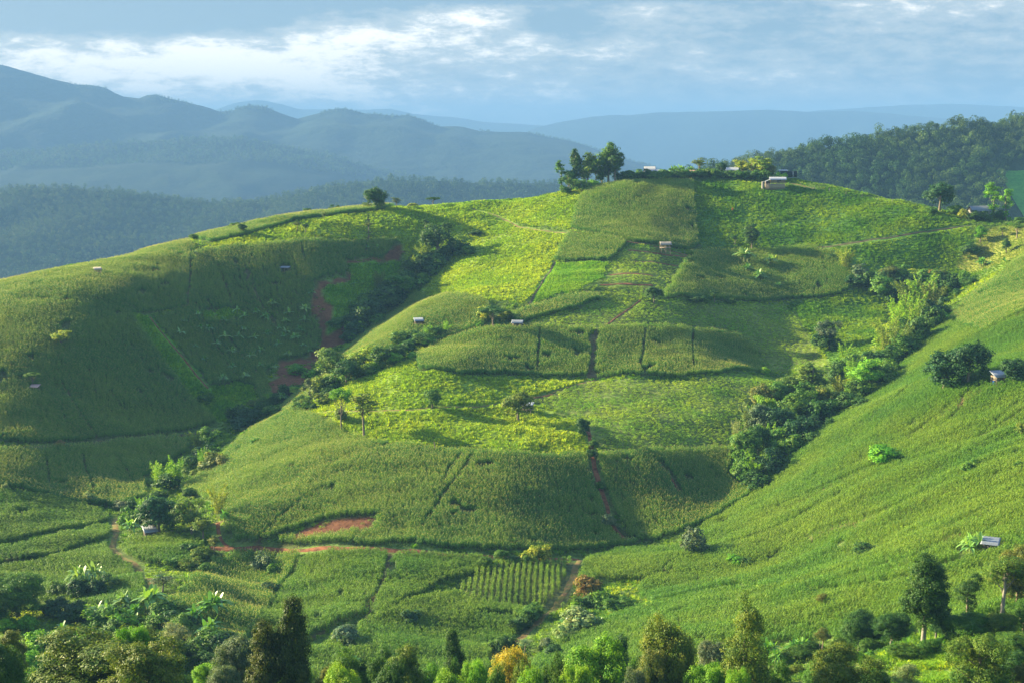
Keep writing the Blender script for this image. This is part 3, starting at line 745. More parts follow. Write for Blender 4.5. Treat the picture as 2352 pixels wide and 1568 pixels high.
def crown_mesh(rg, blobs, ncl, per, cr, leaf, name, asp=.6, fill=.75, droop=.2, mat='leaf', up=.35, low=.35, flat=.75):
    """blobs: (x,y,z,rx,ry,rz). clusters of leaves near the surface of each lobe, gaps between them"""
    a = Acc()
    B = np.array(blobs, float)
    wgt = (B[:, 3] * B[:, 4] + B[:, 3] * B[:, 5] + B[:, 4] * B[:, 5]); wgt /= wgt.sum()
    idx = rg.choice(len(B), ncl, p=wgt)
    u = rg.normal(size=(ncl, 3)); u /= np.linalg.norm(u, axis=1)[:, None]
    dn = (u[:, 2] < -.2) & (rg.uniform(0, 1, ncl) > low); u[dn, 2] *= -1
    rr = rg.uniform(fill, 1.05, ncl)
    C = B[idx, :3] + u * B[idx, 3:] * rr[:, None]
    size = cr * rg.uniform(.55, 1.35, ncl)
    ctone = np.clip(rg.normal(.5, .2, ncl), 0, 1)
    n = (per * (size / cr) ** 2).astype(int) + 3
    ci = np.repeat(np.arange(ncl), n)
    v = rg.normal(size=(len(ci), 3)); v /= np.linalg.norm(v, axis=1)[:, None]
    q = rg.uniform(0, 1, len(ci)) ** .45
    off = v * q[:, None] * size[ci, None] * np.array([1, 1, flat])
    Pn = C[ci] + off
    Nn = u[ci] * .7 + v * .8 + rg.normal(size=v.shape) * .45 + np.array([0, 0, up])
    tone = np.clip(ctone[ci] + rg.normal(0, .18, len(ci)), 0, 1)
    add_leaves(a, rg, Pn, Nn, leaf * rg.uniform(.6, 1.35, len(ci)), tone, asp, 0, droop)
    return a.mesh(name, [M[mat]]), C
def trunk_mesh(rg, h, r, tips, name, mat='bark', fork=.45, wob=.25):
    a = Acc()
    k = 6
    zz = np.linspace(-1.2, h, k)
    ax = np.column_stack([wob * np.sin(zz / h * 3 + rg.uniform(0, 6)) * zz / h, wob * np.cos(zz / h * 2.3 + rg.uniform(0, 6)) * zz / h, zz])
    ax[0, :2] = 0
    tube(a, ax, np.linspace(r * 1.25, r * .35, k), .5, 7)
    for t in tips:
        z0 = h * rg.uniform(fork, .95)
        z0 = min(z0, max(t[2] - .2, h * .3))
        b = np.array([np.interp(z0, zz, ax[:, 0]), np.interp(z0, zz, ax[:, 1]), z0])
        m_ = (b + t) / 2 + rg.normal(0, .12, 3) * np.linalg.norm(t - b) * .6
        rb = r * rg.uniform(.25, .45) * (1 - .5 * z0 / h)
        tube(a, [b, m_, t], [rb, rb * .7, rb * .2], .5, 5)
    return a.mesh(name, [M[mat]], True)
PROTO = {}
NAT = {}
def proto(key, h, crown, trunk=None, extra=None):
    co = np.empty(len(crown.vertices) * 3, np.float32); crown.vertices.foreach_get('co', co); co = co.reshape(-1, 3)
    hh = float(np.percentile(co[:, 2], 99.3)); ww = float((np.percentile(co[:, 0], 99) - np.percentile(co[:, 0], 1) + np.percentile(co[:, 1], 99) - np.percentile(co[:, 1], 1)) / 2)
    if 'shrub' in key: hh -= .6
    NAT[key] = ww / hh
    PROTO.setdefault(key, []).append((hh, crown, trunk, extra))
rg = np.random.default_rng(21)
def lobes(rg, n, cx, cz, R_, rz, s0, s1, zs=1.0):
    out = []
    for i in range(n):
        th = rg.uniform(0, 6.28); q = math.sqrt(rg.uniform(0, 1)) * .72
        z = rg.uniform(-1, 1) * .75
        k = math.sqrt(max(0, 1 - z * z))
        s = rg.uniform(s0, s1)
        out.append((cx + math.cos(th) * q * k * R_ * 1.1, math.sin(th) * q * k * R_ * 1.1, cz + z * rz, s * R_, s * R_, s * R_ * zs))
    return out
def make_protos(near):
    """heights are all 10 m before scaling; near sets carry finer and more leaves"""
    q = 'near_' if near else ''
    nc, pl, lf = (5.0, 1.5, .40) if near else (1.0, 1.0, 1.0)
    def N(x): return int(x * nc)
    def P_(x): return int(x * pl)
    S = .62 if near else 1.0     # cluster size
    for i in range(3):           # dense round dome
        bl = [(0, 0, 4.9, 3.3, 3.3, 3.7)] + lobes(rg, 9, 0, 4.9, 3.9, 3.3, .36, .52)
        me, C = crown_mesh(rg, bl, N(150), P_(38), .95 * S, .5 * lf, 'crown')
        proto(q + 'dome', 10, me, trunk_mesh(rg, 5.8, .32, C[rg.choice(len(C), 14)] * .9, 'trunk'))
    for i in range(3):           # broad spreading
        bl = lobes(rg, 13, 0, 5.8, 4.4, 3.0, .30, .46, .85)
        me, C = crown_mesh(rg, bl, N(135), P_(36), .95 * S, .5 * lf, 'crown', fill=.6)
        proto(q + 'broad', 10, me, trunk_mesh(rg, 6.8, .33, C[rg.choice(len(C), 18)] * [.95, .95, .97], 'trunk', fork=.3))
    for i in range(3):           # tall irregular
        bl = [(rg.normal(0, .5), rg.normal(0, .5), z, r_, r_, r_ * 1.05) for z, r_ in ((3.6, 1.3), (5.0, 1.7), (6.5, 1.75), (7.8, 1.4), (8.9, .95))]
        bl += [(1.3 * math.cos(t), 1.3 * math.sin(t), z, .9, .9, .8) for t, z in zip(rg.uniform(0, 6.28, 5), rg.uniform(3.5, 7.5, 5))]
        me, C = crown_mesh(rg, bl, N(130), P_(34), .75 * S, .42 * lf, 'crown', fill=.55)
        proto(q + 'tall', 10, me, trunk_mesh(rg, 8.6, .22, C[rg.choice(len(C), 16)] * [.8, .8, .98], 'trunk', fork=.3))
    for i in range(3):           # thin open tree, trunk bare below
        bl = [(rg.normal(0, .35), rg.normal(0, .35), z, r_, r_, r_ * .9) for z, r_ in ((5.6, 1.0), (6.6, 1.35), (7.6, 1.3), (8.7, .9))] + lobes(rg, 4, 0, 7, 1.9, 1.8, .3, .4)
        me, C = crown_mesh(rg, bl, N(48), P_(24), .62 * S, .36 * lf, 'crown', fill=.5)
        proto(q + 'sparse', 10, me, trunk_mesh(rg, 8.6, .15, C[rg.choice(len(C), 20)] * [.95, .95, 1], 'trunk', fork=.4))
    for i in range(2):           # umbrella
        bl = [(2.3 * math.cos(t), 2.3 * math.sin(t), 8.2 + rg.normal(0, .35), 1.6, 1.6, .8) for t in np.arange(0, 6.28, 1.05)] + [(0, 0, 8.7, 2, 2, .9)]
        me, C = crown_mesh(rg, bl, N(80), P_(28), .8 * S, .42 * lf, 'crown', fill=.6)
        proto(q + 'umbrella', 10, me, trunk_mesh(rg, 7.6, .26, C[rg.choice(len(C), 16)] * [.9, .9, .97], 'trunk', fork=.4))
    for i in range(2):           # cone
        bl = [(rg.normal(0, .15), rg.normal(0, .15), z, r_, r_, 1.1) for z, r_ in ((2.0, 2.9), (3.2, 2.6), (4.5, 2.2), (5.8, 1.8), (7.0, 1.35), (8.2, .85), (9.2, .42))]
        me, C = crown_mesh(rg, bl, N(150), P_(30), .72 * S, .36 * lf, 'crown', fill=.55, droop=.6)
        proto(q + 'cone', 10, me, trunk_mesh(rg, 9, .25, C[rg.choice(len(C), 14)] * [.7, .7, 1], 'trunk', fork=.1, wob=.1))
    for i in range(2):           # vine hung column
        bl = [(rg.normal(0, .5), rg.normal(0, .5), z, r_, r_, 1.0) for z, r_ in ((.6, .8), (1.8, .55), (3.0, .6), (4.4, .8), (5.7, 1.1), (7.0, 1.4), (8.1, 1.35), (9.1, .95))]
        me, C = crown_mesh(rg, bl, N(85), P_(28), .55 * S, .34 * lf, 'crown', fill=.6, droop=1.2)
        proto(q + 'column', 10, me, trunk_mesh(rg, 8.8, .2, C[rg.choice(len(C), 10)] * [.8, .8, 1], 'trunk'))
    for i in range(4):           # shrub, crown reaching the ground
        bl = lobes(rg, 7, 0, 4.2, 5.2, 2.6, .38, .6, .95) + [(0, 0, 2.6, 4.5, 4.5, 3.4)]
        me, C = crown_mesh(rg, bl, N(105), P_(32), 1.25 * S, .8 * lf, 'shrub', fill=.7)
        proto(q + 'shrub', 10, me, None)
    for i in range(3):           # bamboo: culms arching out with feathery heads
        a = Acc(); tr = Acc()
        for c in range(13 if not near else 18):
            th = rg.uniform(0, 6.28); lean = rg.uniform(.4, 3.6); L = rg.uniform(7.2, 10.4)
            d = np.array([math.cos(th), math.sin(th), 0]); b = d * rg.uniform(0, .8)
            t = np.linspace(0, 1, 7)
            pth = b + d * (lean * t ** 2.1)[:, None] + np.array([0, 0, 1.]) * (L * (t - .22 * (lean / 3.6) * t ** 3.2))[:, None]
            pth[0, 2] = -.8
            tube(tr, pth, np.linspace(.07, .015, 7), .6, 4)
            n = int(150 * (3.2 if near else 1))
            s = rg.uniform(.22, 1.03, n)
            i0 = np.clip((s * 6).astype(int), 0, 5); f_ = (s * 6 - i0)[:, None]
            c0 = pth[i0] * (1 - f_) + pth[i0 + 1] * f_
            wd = .55 * np.sin(np.clip(s, 0, 1) * math.pi * .85 + .35)
            off = rg.normal(size=(n, 3)) * wd[:, None] * np.array([.8, .8, .55]); off[:, 2] -= .35 * np.abs(rg.normal(size=n))
            tone = np.clip(rg.normal(.55, .2, n), 0, 1)
            add_leaves(a, rg, c0 + off, rg.normal(size=(n, 3)) + (0, 0, .6), (.5 * (lf if near else 1)) * rg.uniform(.6, 1.3, n), tone, .34, 0, .9)
        proto(q + 'bamboo', 10, a.mesh('crown', [M['leaf']]), tr.mesh('culms', [M['culm']], True), 'culms')
M['culm'] = plain_mat('bamboo_culm', (0.24, 0.25, 0.08), 0.5)
make_protos(False)
make_protos(True)
def banana_mesh(rg, stems, name, spread=1.2, L0=2.3):
    a = Acc(); tr = Acc()
    for s in range(stems):
        th = rg.uniform(0, 6.28); rr = spread * rg.uniform(.3, 1) if stems > 1 else 0
        b = np.array([rr * math.cos(th), rr * math.sin(th), 0]); h = rg.uniform(1.6, 2.6)
        tube(tr, [b + (0, 0, -.6), b + (0, 0, h * .5), b + (0, 0, h)], [.16, .13, .08], .5, 6)
        nl = rg.integers(8, 11)
        for j in range(nl):
            a0 = j * 2.4 + rg.normal(0, .25)
            d = np.array([math.cos(a0), math.sin(a0), 0]); sd = np.array([-d[1], d[0], 0])
            up = rg.uniform(.35, 1.35) if j < nl - 2 else 2.2
            L = L0 * rg.uniform(.75, 1.15)
            t = np.linspace(0, 1, 7)
            el = math.atan(up)
            px = np.cos(el) * t + .28 * t ** 2 * (1 if up < 2 else .1); pz = np.sin(el) * t - (.62 if up < 2 else .12) * t ** 2.2
            P_ = b + np.array([0, 0, h - .1]) + d[None] * (px * L)[:, None] + np.array([[0, 0, 1.]]) * (pz * L)[:, None]
            w = .34 * L / 2.3 * np.array([.12, .75, 1, 1, .92, .68, .1]) * 1.15
            lift = np.array([0, 0, 1.]) * .35
            l = P_ + (sd * .94 + lift)[None] * w[:, None]; r = P_ + (-sd * .94 + lift)[None] * w[:, None]
            V = np.concatenate([l, P_, r]); i = np.arange(6)
            tone = float(np.clip(rg.normal(.55, .22), 0, 1))
            a.quads(V, np.concatenate([np.stack([i, i + 1, i + 8, i + 7], -1), np.stack([i + 7, i + 8, i + 15, i + 14], -1)]), tone)
    return a.mesh('leaves', [M['banana']]), tr.mesh('stem', [M['stem']], True)
for i in range(4):
    c_, t_ = banana_mesh(rg, 1, 'b'); proto('banana', 4.2, c_, t_, 'stem')
for i in range(3):
    c_, t_ = banana_mesh(rg, 4, 'b', 1.3); proto('banana_clump', 4.6, c_, t_, 'stem')
for i in range(2):
    c_, t_ = banana_mesh(rg, 9, 'b', 3.0); proto('banana_grove', 4.8, c_, t_, 'stem')

TINT = {  # leaf colours
 'dark': (0.045, 0.11, 0.020), 'mid': (0.075, 0.165, 0.020), 'bright': (0.11, 0.27, 0.014), 'yellow': (0.23, 0.30, 0.028), 'olive': (0.115, 0.175, 0.022),
 'grey': (0.105, 0.155, 0.075), 'brown': (0.125, 0.15, 0.03), 'rust': (0.19, 0.15, 0.04), 'deep': (0.032, 0.085, 0.026), 'pale': (0.20, 0.26, 0.09), 'lime': (0.17, 0.33, 0.02), 'deep_olive': (0.055, 0.078, 0.014), 'orange': (0.30, 0.28, 0.02),  # includes the tall hanging-leaved trees' own deep olive leaf colour
 'banana': (0.10, 0.24, 0.028), 'banana_pale': (0.17, 0.31, 0.06),
}
def crown_name(kind):
    return 'leaves' if 'banana' in kind else 'crown'
def put(kind, x, y, z, h, tint, label, group=None, wide=1.0, pick=None, cat=None, name=None, bark=None):
    lst = PROTO[kind]; i = rng.integers(0, len(lst)) if pick is None else pick % len(lst)
    ph, cm, tm, ex = lst[i]
    s = h / ph
    col = np.array(TINT[tint]) * rng.uniform(.88, 1.14) * np.array([rng.uniform(.9, 1.12), 1, rng.uniform(.9, 1.1)])
    if kind.startswith('near_') and tint in ('mid', 'olive', 'bright', 'lime', 'dark', 'grey'): col *= .88
    rz = rng.uniform(0, 6.28)
    base = kind.replace('near_', '')
    nm = name or {'shrub': 'shrub', 'bamboo': 'bamboo_clump', 'banana': 'banana_plant', 'banana_clump': 'banana_plant', 'banana_grove': 'banana_grove', 'cone': 'conical_tree', 'umbrella': 'umbrella_tree',
                  'column': 'vine_covered_tree', 'sparse': 'slender_tree', 'tall': 'tall_tree', 'dome': 'round_tree', 'broad': 'broadleaf_tree'}[base]
    ct = cat or {'shrub': 'shrub', 'bamboo': 'bamboo', 'banana': 'banana plant', 'banana_clump': 'banana plant', 'banana_grove': 'banana plants'}.get(base, 'tree')
    if tm is None:
        o = link(nm, cm); o.location = (x, y, z - .06 * h); o.rotation_euler = (0, 0, rz); o.scale = (s * wide, s * wide, s); o.color = (*col, 1)
        return tag(o, label, ct, group)
    root = bpy.data.objects.new(nm, None); COL.objects.link(root); root.empty_display_size = .5
    root.location = (x, y, z); root.rotation_euler = (0, 0, rz); root.scale = (s * wide, s * wide, s)
    c = link(crown_name(base), cm, root); c.color = (*col, 1)
    t = link({'banana': 'stem', 'banana_clump': 'stem', 'banana_grove': 'stem', 'bamboo': 'culms'}.get(base, 'trunk'), tm, root)
    if bark:
        t.material_slots[0].link = 'OBJECT'; t.material_slots[0].material = M[bark]
    return tag(root, label, ct, group)
def tree(kind, u, v, hp, tint, label, group=None, wp=None, **kw):
    """stands on the slope where the picture shows its foot; hp is its height in the picture"""
    x, y, z = at(u, v)
    d = y * cp - z * sp
    h = hp * d / F
    wide = 1.0
    if wp:
        nat = NAT[kind]
        wide = wp / (hp * nat)
    return put(kind, x, y, z, h, tint, label, group, wide, **kw)
def top(kind, u, vt, y, tint, label, wp=None, group=None, **kw):
    """a tree on the near slope whose top shows at (u, vt) and whose foot lies lower down at distance y"""
    a, t = ray(u, vt)
    x = a * y; z = float(H(x, y)); zt = t * y
    h = max(1.5, zt - z)
    d = y * cp - zt * sp
    wide = 1.0
    if wp:
        nat = NAT[kind]
        wide = (wp * d / F) / (h * nat)
    return put(kind, x, y, z, h, tint, label, group, wide, **kw)

def hilltop():
    g = 'trees of the hilltop cluster'
    tree('column', 1289, 440, 72, 'mid', 'thin vine-hung tree standing alone at the left end of the hilltop cluster', g, 26)
    tree('tall', 1322, 432, 90, 'dark', 'narrow dark tree, left of the two tallest tops in the hilltop cluster', g, 30)
    tree('broad', 1305, 428, 46, 'mid', 'low leaning tree between the vine-hung tree and the narrow dark tree on the hilltop', g, 34)
    tree('tall', 1350, 425, 78, 'olive', 'olive crowned middle tree of the hilltop cluster', g, 42)
    tree('sparse', 1368, 421, 60, 'mid', 'slim bare-stemmed tree in the gap of the hilltop cluster', g, 24)
    tree('tall', 1397, 419, 92, 'mid', 'tallest broad-topped tree at the right of the hilltop cluster', g, 46, pick=1)
    tree('tall', 1412, 420, 74, 'dark', 'dark tree at the right end of the hilltop cluster', g, 34)
    tree('dome', 1382, 420, 52, 'dark', 'low dark tree under the tallest tree of the hilltop cluster', g, 34)
    tree('shrub', 1336, 438, 24, 'mid', 'leafy bush at the foot of the olive hilltop tree', None, 34)
    tree('shrub', 1362, 432, 18, 'lime', 'yellow green bush in front of the hilltop cluster trunks', None, 30)
    tree('shrub', 1298, 445, 16, 'mid', 'bush at the foot of the vine-hung hilltop tree', None, 26)
    tree('column', 1310, 444, 34, 'mid', 'vine-draped stump left of the hilltop cluster', None, 18)
    # hedge
    g = 'dark hedge bushes along the crest'
    us = list(range(1428, 1765, 15))
    for i, u in enumerate(us):
        v = 414 - 5 * math.sin((u - 1428) / 340 * 3.1) + rng.normal(0, .8)
        h = 18 + rng.uniform(-3, 5)
        tree('shrub', u, v, h, 'mid' if i % 4 else 'dark', 'dark green bush in the hedge line along the top of the hill', g, h * 1.5)
    g2 = 'low bushes behind the hedge'
    for i, (u, v, h, t) in enumerate([(1440, 402, 20, 'mid'), (1465, 400, 16, 'dark'), (1512, 401, 16, 'lime'), (1530, 400, 15, 'lime'), (1620, 401, 18, 'lime'), (1635, 401, 16, 'yellow'), (1690, 402, 16, 'mid'), (1765, 406, 18, 'lime'), (1795, 413, 16, 'lime'), (1802, 418, 12, 'lime')]):
        tree('shrub', u, v, h, t, 'light bush behind the dark hedge near the hilltop houses', g2, h * 1.5)
    g = 'banana plants by the hilltop houses'
    tree('banana_clump', 1548, 403, 26, 'banana_pale', 'leftmost pale banana plant rising above the hilltop hedge', g)
    tree('banana_clump', 1566, 403, 26, 'banana_pale', 'middle pale banana plant rising above the hilltop hedge', g)
    tree('banana_clump', 1588, 403, 24, 'banana_pale', 'banana plant just left of the small pink roofed hut on the hilltop', g)
    tree('sparse', 1607, 405, 42, 'olive', 'wispy light tree above the small pink roofed hut', None, 34)
    tree('dome', 1657, 402, 31, 'deep', 'dark rounded tree between the two huts on the hilltop', None, 30)
    g = 'yellow green trees of the hilltop village'
    tree('broad', 1703, 404, 36, 'yellow', 'yellow green tree nearest the grey roofed hilltop hut', g, 34)
    tree('broad', 1727, 405, 40, 'yellow', 'middle tree of the three yellow green hilltop trees', g, 36)
    tree('tall', 1749, 407, 46, 'yellow', 'tallest and rightmost of the three yellow green hilltop trees', g, 36)
    tree('dome', 1769, 409, 28, 'brown', 'small reddish brown tree beside the yellow green hilltop trees', None, 22)
    # right end of the ridge
    tree('dome', 2158, 486, 64, 'deep', 'big dense dark dome tree on the ridge at right', None, 64, pick=0)
    tree('column', 2281, 506, 88, 'bright', 'taller of the two columnar bright trees behind the grey house', None, 44)
    tree('column', 2310, 506, 76, 'bright', 'shorter of the two columnar bright trees at the right end of the ridge', None, 28)
    for i, (u, v, h, w, t, lb) in enumerate([(2192, 492, 20, 32, 'mid', 'bush right beside the big dark dome tree'), (2212, 502, 22, 24, 'yellow', 'yellow green bush left of the grey house on the ridge'), (2236, 505, 20, 36, 'dark', 'dark bush in front of the grey house on the ridge'),
                                            (2262, 508, 22, 34, 'dark', 'dark shrub at the foot of the columnar bright trees'), (2296, 508, 26, 34, 'dark', 'dark undergrowth bush between the two columnar trees'), (2140, 490, 14, 26, 'mid', 'low shrub left of the foot of the big dark dome tree'), (2345, 512, 12, 24, 'mid', 'small bush at the right end of the ridge')]):
        tree('shrub', u, v, h, t, lb, None, w)
    tree('banana', 2226, 499, 16, 'banana_pale', 'small banana plant beside the grey house on the ridge')
    tree('umbrella', 2336, 548, 34, 'mid', 'umbrella shaped tree on the tan field', None, 44)
    tree('sparse', 2303, 544, 22, 'olive', 'small bare twigged tree on the tan field', None, 20)
    tree('tall', 2311, 582, 34, 'dark', 'slim dark sapling below the umbrella tree', None, 20)
    tree('shrub', 2224, 586, 28, 'dark', 'dark round bush at the left edge of the tan field', None, 44)
    tree('tall', 2252, 555, 34, 'bright', 'upright green bush at the top left of the tan field', None, 26)
    tree('banana_clump', 2250, 617, 26, 'banana', 'leftmost banana plant below the tan field')
    tree('banana', 2275, 614, 18, 'banana_pale', 'pale banana plant in the middle of three below the tan field')
    tree('banana', 2306, 610, 20, 'banana', 'rightmost banana plant below the tan field')
    # left skyline
    tree('dome', 864, 482, 50, 'dark', 'big dark tree standing on the skyline left of the middle', None, 46, pick=1)
    tree('shrub', 845, 481, 16, 'olive', 'yellowish shrub at the foot of the big skyline tree', None, 26)
    tree('column', 877, 484, 26, 'mid', 'vine draped stem at the right foot of the big skyline tree', None, 16)
    tree('sparse', 911, 478, 24, 'grey', 'small wispy tree on the skyline right of the big tree', None, 24)
    tree('umbrella', 994, 475, 22, 'dark', 'small umbrella tree alone on the skyline', None, 30)
    for u, v, h, w, t, lb in [(770, 482, 20, 26, 'dark', 'dark round bush on the corn skyline'), (707, 492, 18, 20, 'dark', 'small dark tree on the corn skyline'), (638, 504, 12, 26, 'mid', 'low wide bush behind the corn skyline'),
                              (597, 510, 12, 22, 'mid', 'small low bush further down the corn skyline'), (446, 552, 14, 20, 'mid', 'lowest little bush on the left skyline'), (536, 528, 16, 28, 'mid', 'roundish bush beside a sapling on the left skyline'), (948, 476, 10, 20, 'yellow', 'low yellowish bush on the skyline between two small trees')]:
        tree('shrub' if w > 20 else 'dome', u, v, h, t, lb, None, w)
    tree('tall', 558, 538, 26, 'dark', 'dark leafy sapling beside the roundish bush on the left skyline', None, 18)
    g = 'saplings in the tussock grass'
    for u, v, h, t, lb in [(683, 532, 24, 'olive', 'left sapling of a pair in the tussock grass of the left hill'), (702, 538, 26, 'dark', 'right sapling of a pair in the tussock grass of the left hill'), (745, 508, 20, 'olive', 'sapling high in the tussock grass near the skyline'),
                           (847, 535, 26, 'olive', 'slim sapling above the corner of the shaded cornfield'), (977, 530, 28, 'dark', 'small tree directly above the big open crowned tree')]:
        tree('sparse', u, v, h, t, lb, g, h * .7)
hilltop()

def left_side():
    tree('broad', 1006, 592, 78, 'dark', 'large open crowned dark tree at the head of the left gully', None, 74, pick=1)
    g = 'trees and bushes of the left gully'
    lb = ['dark green thicket in the tree belt down the left gully', 'yellow green bush in the tree belt down the left gully']
    for kind, u, v, h, w, t in [(a_, b_, c_, d_ * 1.15, e_ * 1.15, f_) for a_, b_, c_, d_, e_, f_ in [('shrub', 1040, 585, 30, 40, 'dark'), ('shrub', 1060, 575, 20, 30, 'dark'), ('bamboo', 975, 605, 42, 42, 'yellow'), ('shrub', 998, 612, 26, 44, 'dark'), ('shrub', 962, 622, 30, 46, 'dark'),
                                ('shrub', 1012, 600, 22, 40, 'deep'), ('shrub', 985, 625, 26, 40, 'deep'), ('bamboo', 955, 628, 36, 40, 'yellow'), ('shrub', 940, 655, 28, 40, 'dark'), ('broad', 922, 685, 46, 50, 'mid'),
                                ('shrub', 895, 680, 30, 44, 'dark'), ('bamboo', 870, 672, 42, 44, 'olive'), ('shrub', 905, 700, 30, 44, 'deep'), ('shrub', 875, 710, 40, 54, 'dark'), ('shrub', 848, 700, 26, 44, 'mid'),
                                ('shrub', 850, 735, 38, 54, 'deep'), ('shrub', 880, 690, 30, 46, 'dark'), ('shrub', 822, 750, 40, 50, 'dark'), ('shrub', 838, 722, 32, 40, 'mid'), ('shrub', 814, 772, 30, 40, 'deep'), ('shrub', 800, 785, 22, 34, 'deep')]]:
        tree(kind, u, v, h, t, lb[1] if t in ('yellow', 'olive') else lb[0], g, w)
    g = 'banana plants in the left gully'
    for u, v, h, lbl in [(1000, 588, 24, 'banana plant at the foot of the open crowned gully tree'), (937, 648, 26, 'dense banana plant below the yellow green bamboo of the left gully'), (965, 660, 22, 'banana plant at the right edge of the left gully belt'),
                         (813, 660, 16, 'lone small banana plant on the deep green patch left of the gully trees'), (793, 592, 14, 'small banana plant below the small dark corn block'), (845, 578, 16, 'tall thin banana plant at the gap below the small corn block'), (866, 576, 16, 'banana plant right of the gap below the small corn block'), (805, 700, 14, 'small banana plant at the lower edge of the deep green patch')]:
        tree('banana_clump' if h > 20 else 'banana', u, v, h, 'banana', lbl, g)
    # bananas in the shaded corn
    g = 'banana plants in rows through the shaded corn'
    for u, v in [(420, 742), (455, 730), (415, 772), (450, 802), (480, 760), (517, 782), (515, 745), (497, 800), (537, 812), (562, 735), (612, 736), (655, 744), (640, 760), (700, 716), (716, 682), (665, 727), (657, 768), (690, 762), (600, 812), (577, 826), (641, 797),
                 (598, 846), (535, 852), (530, 812), (565, 872), (510, 876), (462, 758), (700, 742), (676, 782), (612, 772), (652, 782), (625, 705), (662, 818), (697, 802), (712, 812), (560, 765), (582, 782), (547, 782), (590, 722), (470, 830), (545, 720), (630, 850)]:
        tree('banana' if rng.uniform() > .3 else 'banana_clump', u, v + 4, 21 + rng.uniform(-3, 5), 'banana_pale' if rng.uniform() < .6 else 'banana', 'pale banana plant in the rows planted through the dark shaded corn', g)
    # second little gully and the belt above the grass terrace
    tree('broad', 772, 878, 76, 'olive', 'big leafy tree with an orange tinged top above the grass terrace', None, 92, pick=2)
    tree('dome', 795, 884, 58, 'dark', 'dark round tree just right of the orange tinged tree', None, 56)
    tree('broad', 838, 848, 56, 'yellow', 'yellow topped tree second in the belt above the grass terrace', None, 52)
    g = 'trees of the belt above the grass terrace'
    for kind, u, v, h, w, t, lbl in [('dome', 875, 846, 50, 46, 'dark', 'dark rounded tree right of the yellow topped tree in the terrace belt'), ('shrub', 905, 830, 36, 46, 'dark', 'dark bush in the middle of the belt above the grass terrace'), ('shrub', 935, 815, 32, 40, 'dark', 'dark bush beside the left tip of the middle corn terrace'),
                                 ('shrub', 926, 792, 30, 44, 'mid', 'low bush at the lower edge of the shed cornfield'), ('shrub', 955, 790, 28, 44, 'dark', 'dark bush right of the low bush below the shed cornfield'), ('bamboo', 985, 782, 36, 40, 'lime', 'light feathery bush below the lone shed'), ('shrub', 1005, 778, 28, 36, 'mid', 'green bush right of the feathery bush below the shed'),
                                 ('bamboo', 1024, 770, 34, 26, 'lime', 'thin upright feathery bush at the right end of the belt'), ('shrub', 738, 910, 44, 46, 'olive', 'olive bush at the left foot of the orange tinged tree'), ('shrub', 760, 900, 36, 44, 'dark', 'dark bush under the orange tinged tree'), ('column', 714, 920, 52, 26, 'grey', 'grey vine covered stump at the left end of the terrace belt'),
                                 ('shrub', 690, 934, 26, 34, 'mid', 'green bush at the lowest left corner of the grass terrace'), ('shrub', 820, 866, 30, 40, 'mid', 'bush between the orange tinged tree and the yellow topped tree'), ('shrub', 860, 858, 24, 40, 'mid', 'low bush at the foot of the belt above the grass terrace')]:
        tree(kind, u, v, h, t, lbl, g, w)
    # single trees on the terrace
    tree('umbrella', 784, 990, 100, 'bright', 'tall tree with a bright green flat crown and many thin stems on the grass terrace', None, 52)
    tree('shrub', 782, 968, 30, 'olive', 'brownish climbing bush on the stems of the bright crowned terrace tree', None, 28)
    tree('sparse', 836, 1004, 106, 'olive', 'tall thin tree with a sparse olive crown at the front of the grass terrace', None, 52)
    tree('dome', 993, 936, 42, 'mid', 'small dense green tree in the middle of the grass terrace', None, 40, pick=2)
    tree('dome', 1190, 966, 66, 'olive', 'lone dark spreading tree beside the footpath and small hut on the grass terrace', None, 62, pick=0)
    tree('umbrella', 1133, 758, 54, 'dark', 'dark umbrella tree above the left tip of the middle corn terrace', None, 62)
    tree('shrub', 1112, 738, 34, 'yellow', 'yellowish shrub behind the dark umbrella tree', None, 34)
    tree('shrub', 1160, 735, 26, 'olive', 'olive shrub between the dark umbrella tree and the crescent corn bed', None, 30)
    tree('shrub', 1102, 755, 14, 'lime', 'small bright bush left of the dark umbrella tree', None, 18)
    tree('sparse', 1688, 562, 22, 'dark', 'little tree left of the lone dark columnar tree', None, 16)
    tree('tall', 1727, 577, 62, 'dark', 'lone dark columnar tree on the green dome field', None, 36, bark='bark')
    for u, v, h, lbl in [(1705, 610, 42, 'tallest banana plant at the top of the grey green corn dome'), (1714, 628, 24, 'small banana plant below the tallest one on the corn dome'), (1745, 645, 26, 'wide banana plant on the crest of the grey green corn dome'), (1772, 612, 28, 'dark banana plant right of the lone columnar tree'), (1786, 664, 16, 'low banana plant at the right of the corn dome')]:
        tree('banana_clump', u, v, h, 'banana_pale' if h > 25 else 'banana', lbl)
    tree('dome', 1502, 696, 36, 'dark', 'dark shrub at the left corner of the grey green corn dome', None, 36)
    tree('sparse', 1641, 698, 30, 'dark', 'sapling at the lower edge of the grey green corn dome', None, 18)
